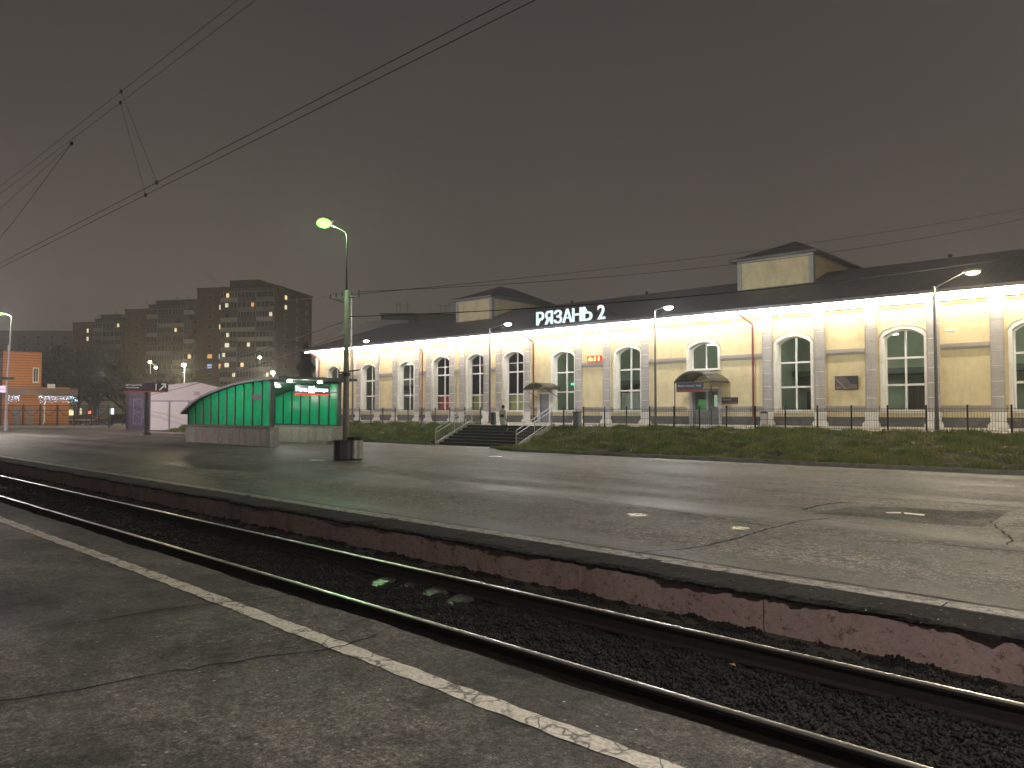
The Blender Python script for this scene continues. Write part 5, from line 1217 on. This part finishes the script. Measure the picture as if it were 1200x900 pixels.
def balcony(t, x0, x1, z0, fh, rb, v=0., litm=None):
    b = t.part('balcony', MB().box(x0+.1, x1-.1, v-1.1, v-.003, z0, z0+.12).box(x0+.1, x1-.1, v-1.12, v-1.04, z0+.12, z0+1.12).box(x0+.1, x0+.16, v-1.04, v-.003, z0+.12, z0+1.12).box(x1-.16, x1-.1, v-1.04, v-.003, z0+.12, z0+1.12), rb.choice(parap))
    gl = rb.random()
    if gl < .75:
        m = MB(); n = rb.choice((3, 4, 5, 6)); w = (x1-x0-.2)/n
        for q in range(n+1): m.box(x0+.1+q*w-.05, x0+.1+q*w+.05, v-1.08, v-1.0, z0+1.12, z0+fh-.12)
        m.box(x0+.1, x1-.1, v-1.09, v-1.0, z0+fh-.22, z0+fh-.1); t.part('loggia_frame', m, wfr, b)
        t.part('pane', MB().box(x0+.14, x1-.14, v-1.03, v-1.02, z0+1.13, z0+fh-.2), wdark, b)
        if litm: q = x0+.3+rb.random()*(x1-x0-1.6); t.part('lit_window', MB().box(q, q+.9, v-1.045, v-1.035, z0+1.2, z0+fh-.45), litm, b)
    else:
        t.part('pane', MB().box(x0+.9, x0+2.2, v-.06, v-.003, z0+.9, z0+fh-.4), litm or wdark, b)
def block(px0, px1, ytop, f, a, label, cols_, base_m, seed, floors=12, depth=14, pent=None, p_lit=.04, lits={}, side=None, fh=2.8):
    """cols_: list of (kind, fraction width); a: yaw added to the camera-parallel direction"""
    F = frame_at(px0, f, AV+a); rb = random.Random(seed); kk = f/900; H = 2+(482-ytop)*kk
    dr_ = ray(px1, 450); dirv = Vector((math.cos(AV+a), math.sin(AV+a))); o = F.o
    # width so the right end is seen at px1
    n = Vector((-dr_[1], dr_[0])); L = -(o.x*n.x+o.y*n.y)/(dirv.x*n.x+dirv.y*n.y)
    t = F.thing('apartment_block', label, 'building', 'apartment blocks behind the station square')
    floors = min(floors, int(H/fh)); tot = sum(c[1] for c in cols_); x = 0; zt = H
    t.part('wall', MB().box(0, L, 0, depth, 0, H), base_m)
    t.part('roof', MB().box(-.2, L+.2, -.2, depth+.2, H+.002, H+.35), M['dark'])
    if pent: t.part('roof_house', MB().box(pent[0]*L, pent[1]*L, 2, depth-2, H+.353, H+.35+pent[2]), dpanel)
    for _ in range(3):
        ax = rb.uniform(.2, .9)*L; t.part('antenna', MB().tube([(ax, depth*.5, H+.3), (ax, depth*.5, H+4.2)], .05, 4).box(ax-.6, ax+.6, depth*.5-.03, depth*.5+.03, H+3.4, H+3.5), M['dark'])
    zlow = 1.0
    for ci, (kind, wd) in enumerate(cols_):
        w = L*wd/tot; x1_ = x+w
        if kind in ('P', 'D'): t.part('facade_panel', MB().box(x+.02, x1_-.02, -.05, -.003, .5, H-.5), panel if kind == 'P' else dpanel)
        for fl in range(floors):
            z = H-1.2-(fl+1)*fh
            if z < zlow: break
            lm = lits.get((ci, fl))
            if kind in ('P', 'D'): balcony(t, x, x1_, z, fh, rb, -.05, lm or (rb.choice(lit[:2]) if rb.random() < p_lit else None))
            elif kind == 'W': window_unit(t, x+w*.5-.75, x+w*.5+.75, z+.9, z+2.2, rb, p_lit=p_lit, litm=lm)
            elif kind == 'N': window_unit(t, x+w*.5-.4, x+w*.5+.4, z+.7, z+2.2, rb, p_lit=p_lit+.05, litm=lm)
        x = x1_
    if side:   # windows on the right end wall
        for fl in range(floors):
            z = H-1.2-(fl+1)*fh
            if z < zlow: break
            for y_ in side:
                fl_ = lambda p, y_=y_: Vector((L-p.y, p.x, p.z)) if False else Vector((L-p.y, p.x, p.z))
                window_unit(t, y_-.7, y_+.7, z+.9, z+2.2, rb, p_lit=.02, flip=fl_, litm=lit[1] if (fl == 1 and y_ == side[0]) else None)
    return t, L, H
# main tall brick block: front corner at px 324.5, f 213
ANG = R(-11.5)
left = 218.2
block(229.5, 324.5, 338.5, 218.5, ANG, 'tall brown brick apartment block, the highest and nearest, with pale glazed balconies', [('B', 1.2), ('W', 1.2), ('B', .5), ('N', .5), ('P', 2.2), ('P', 2.4), ('P', 2.3), ('B', .25)], brick, 11, depth=21, pent=(.36, .72, 2.2), p_lit=.05,
      lits={(3, 1): lit[1], (3, 3): lit[0], (3, 7): lit[3], (1, 7): lit[2], (4, 1): lit[1], (5, 1): lit[3], (6, 2): lit[1], (4, 5): lit[1], (5, 5): lit[1], (4, 6): lit[1], (6, 8): lit[1], (4, 7): lit[1]}, side=(4.5, 11.5, 17.5))
block(217, 229.2, 352, 221, ANG, 'narrow wing with pale balconies on the left of the tall brick block', [('P', 1)], brick, 12, depth=12, p_lit=.1)
block(173, 216.8, 358, 236, ANG, 'dark grey panelled apartment block left of the tall brick one', [('D', 1), ('D', 1.3), ('D', 1)], dpanel, 13, depth=14, pent=(.1, .85, 1.6), p_lit=.05)
block(145, 172.8, 363.5, 240, ANG, 'plain windowless orange brick end wall block between two grey blocks', [('B', 1), ('W', 1), ('B', 1)], brick2, 14, depth=14, p_lit=.02)
block(110, 144.6, 374.5, 258, ANG, 'dark grey apartment block, lower, behind the bare trees', [('D', 1), ('D', 1.2), ('P', .8)], dpanel, 15, depth=14, pent=(.05, .7, 1.6), p_lit=.06)
block(84, 109.6, 379, 262, ANG, 'orange brick apartment block with two lit windows at its top', [('B', .6), ('B', .6), ('N', .8), ('B', .3)], brick2, 16, depth=14, p_lit=.1, lits={(2, 0): lit[1], (2, 1): lit[1]})
block(-60, 83.5, 388, 330, R(3), 'long pale low apartment building on the horizon at the far left', [('W', 1)]*9, mat('pale_far_wall', (.26, .245, .22), .9, var=.15, vs=.2), 17, depth=12, p_lit=.03)
block(446, 485, 368.5, 210, R(-4), 'grey apartment block peeking over the station roof', [('N', 1)]*6, panel, 18, depth=12, p_lit=0)
block(485.5, 540, 368.5, 212, R(6), 'pale apartment block peeking over the station roof beside the far tower', [('B', 1), ('B', 1)], mat('pale_block_wall', (.30, .27, .23), .9), 19, depth=12, p_lit=0)
# arched hall behind the station
F = frame_at(385, 120); k = 120/900; Z = lambda y: 2+(482-y)*k; t = F.thing('arched_hall', 'dark arched hall roof rising behind the left end of the station', 'building')
A = [(0, Z(402)), (1.2, Z(393)), (3.0, Z(382.5)), (5.6, Z(376.5)), (9, Z(374.5)), (14, Z(375.5)), (19, Z(381)), (24, Z(388)), (30, Z(400))]
t.part('arched_roof', MB().prism([(x, 0, z) for x, z in A], (0, 18, 0)), M['roof']); t.part('wall', MB().box(0.3, 29.5, .2, 17.8, 0, Z(402)-.01), panel)

# ================================================================== far street lamps
def far_lamp(px, py, f, label, col, s, r=.35, power=0, heads=1):
    F = frame_at(px, f); k = f/900; h = 2+(482-py)*k
    t = F.thing('street_lamp', label, 'street lamp', 'distant lit street lamps')
    t.part('pole', MB().tube([(0, 0, 0), (0, 0, h+.1)], [.10, .06], 8), M['post'])
    for q in range(heads):
        t.part('lamp_head', MB().ell((q*1.0, -.1, h-q*.9+.22), r*1.1, r*.6, .1), M['galv']); t.part('lens', MB().ell((q*1.0, -.25, h-q*.9), r, r*.7, r*.75), emit('far_lens', col, s))
    if heads > 1: t.part('arm', MB().tube([(0, 0, h+.1), (1.0, -.1, h-.75)], .05, 6), M['galv'])
    if power: lamp('lamp_light', (0, -1.6, h-.5), power, col, .4, parent=t.o)
far_lamp(216, 428, 112, 'brightest yellow white street lamp in front of the dark grey block', (1, .85, .5), 60, .30, 6000)
far_lamp(320, 437, 120, 'bright white street lamp above the roof of the green pavilion', (1, .93, .7), 60, .34, 6000)
far_lamp(304.5, 419, 150, 'orange white street lamp in front of the tall brick block', (1, .75, .5), 25, .34, 900)
far_lamp(176, 424.5, 125, 'twin headed street lamp left of the brightest one', (1, .8, .5), 25, .26, 900, 2)
far_lamp(135.5, 445, 120, 'bluish white street lamp among the bare trees', (.85, .85, 1), 40, .26, 900)
far_lamp(97, 447.5, 125, 'twin headed yellow street lamp at the bare trees beside the orange building', (1, .85, .45), 30, .27, 1200, 2)
far_lamp(119.5, 465, 170, 'small yellow street lamp low among the bare trees', (1, .8, .35), 25, .25, 900)

# lamp standing on the near platform, behind the camera: lights the foreground
t = Thing('unseen_platform_lamp', 'platform lamp post standing on the near platform behind the camera', 'street lamp', (3.0, 1.6, .3))
t.part('pole', MB().tube([(3.0, 1.6, .3), (3.0, 1.6, 6.3), (1.9, 2.6, 6.7)], .06, 8), M['galv']); t.part('lens', MB().ell((1.6, 2.8, 6.65), .3, .2, .08), emit('platform_lens', (1, .95, .85), 20))
lamp('lamp_light', Vector((1.6, 2.8, 6.45))-t.org, 1650, (1, .91, .82), .15, parent=t.o)
# a second lamp, added out of view to brighten the far platform
t = Thing('unseen_platform_lamp', 'added lamp post out of view on the right, brightening the far platform', 'street lamp', (3.2, 15.5, 0))
t.part('pole', MB().tube([(3.2, 15.5, 0), (3.2, 15.5, 8.6), (2.2, 14.9, 8.9)], .08, 8), M['galv']); t.part('lens', MB().ell((2.0, 14.8, 8.85), .3, .2, .08), emit('added_lens', (1, .93, .8), 20))
lamp('lamp_light', Vector((2.0, 14.8, 8.6))-t.org, 2700, (1, .91, .78), .2, parent=t.o)

# ================================================================== TREES
M['bark'] = mat('bark', (.010, .009, .008), .9, var=.3, vs=6); M['twig'] = mat('twigs', (.012, .0105, .009), .9, var=.3)
def bare_tree(px, f, H, spread, label, seed, dens=1.):
    rt = random.Random(seed); F = frame_at(px, f); t = F.thing('bare_tree', label, 'tree', 'bare trees on the station square')
    tr = MB(); tw = MB()
    def grow(p, d, L, r, lv):
        n = 4; path = [p.copy()]; q = p.copy(); dd = d.copy()
        for k in range(n):
            dd = (dd+Vector((rt.uniform(-.16, .16), rt.uniform(-.16, .16), rt.uniform(-.02, .12)))).normalized(); q = q+dd*(L/n); path.append(q.copy())
        (tr if lv < 2 else tw).tube(path, [r*(1-.12*k) for k in range(n+1)], 6 if lv < 2 else 3, cap=False)
        if lv >= 5: return
        nb_ = {0: 8, 1: 6, 2: 5, 3: 5, 4: 4}[lv]
        for _ in range(int(nb_*dens+rt.random())):
            s = rt.uniform(.35, 1) if lv else rt.uniform(.3, 1); k = min(n-1, int(s*n)); b = path[k].lerp(path[k+1], s*n-k if k < n-1 else .9)
            an = rt.uniform(0, 2*math.pi); side = Vector((math.cos(an), math.sin(an), 0)); nd = (dd*rt.uniform(.5, 1.0)+side*rt.uniform(.5, 1.1)*spread+Vector((0, 0, .25))).normalized()
            grow(b, nd, L*rt.uniform(.5, .72), max(.050, r*.55), lv+1)
    grow(Vector((0, 0, 0)), Vector((0, 0, 1)), H*.42, H*.028, 0)
    t.part('trunk', tr, M['bark']); t.part('crown', tw, M['twig'])
bare_tree(64, 116, 15.5, 1., 'large dense bare tree behind the orange building', 1)
bare_tree(88, 117, 14, 1.1, 'broad bare tree behind the orange building, right of the largest', 2)
bare_tree(112, 119, 11.5, 1.1, 'small bare tree in yellow lamp light near the twin lamp', 3)
bare_tree(152, 114, 12.5, 1.2, 'dark bare tree standing behind the direction sign', 4)
bare_tree(180, 119, 8.5, 1.1, 'low bare tree between the direction sign and the bright lamp', 5)
bare_tree(24, 122, 13, 1.1, 'bare tree above the roof of the orange building at the left', 6)
# conifer in front of the tall block
F = frame_at(358, 100); t = F.thing('spruce_tree', 'tall dark spruce in front of the right end of the tall brick block', 'tree'); rt = random.Random(9); m = MB(); k = 100/900
Ht = 2+(482-400)*k
for _ in range(11000):
    z = Ht*(1-rt.random()**.62*.93); rad = (Ht-z)*.31+.2; an = rt.uniform(0, 2*math.pi); lay = .72+.28*math.cos(z*3.2); r = rad*lay*math.sqrt(rt.uniform(.15, 1)); x, y = r*math.cos(an), r*math.sin(an); s = rt.uniform(.18, .5)
    d = Vector((math.cos(an), math.sin(an), -.45)).normalized()*s; w = Vector((-math.sin(an), math.cos(an), 0))*s*.35; p = Vector((x, y, z)); m.poly([p-w, p+w, p+d+w*.3, p+d-w*.3])
t.part('trunk', MB().tube([(0, 0, 0), (0, 0, Ht*.97)], [.3, .04], 8), M['bark']); t.part('crown', m, mat('spruce_needles', (.010, .015, .014), .9, var=.3))

# ================================================================== HAZE
HZ = bpy.data.materials.new('damp_air'); HZ.use_nodes = True; n = HZ.node_tree; n.nodes.clear()
o_ = n.nodes.new('ShaderNodeOutputMaterial'); pv = n.nodes.new('ShaderNodeVolumePrincipled'); pv.inputs['Color'].default_value = (.92, .92, .92, 1); pv.inputs['Density'].default_value = .0010; pv.inputs['Anisotropy'].default_value = .5
n.links.new(pv.outputs[0], o_.inputs['Volume'])
hb = single('haze', MB().box(-905, 165, -125, 805, -1.6, 62), HZ, 'thin damp night air over the whole station', None, kind='stuff')
hb['category'] = 'haze'
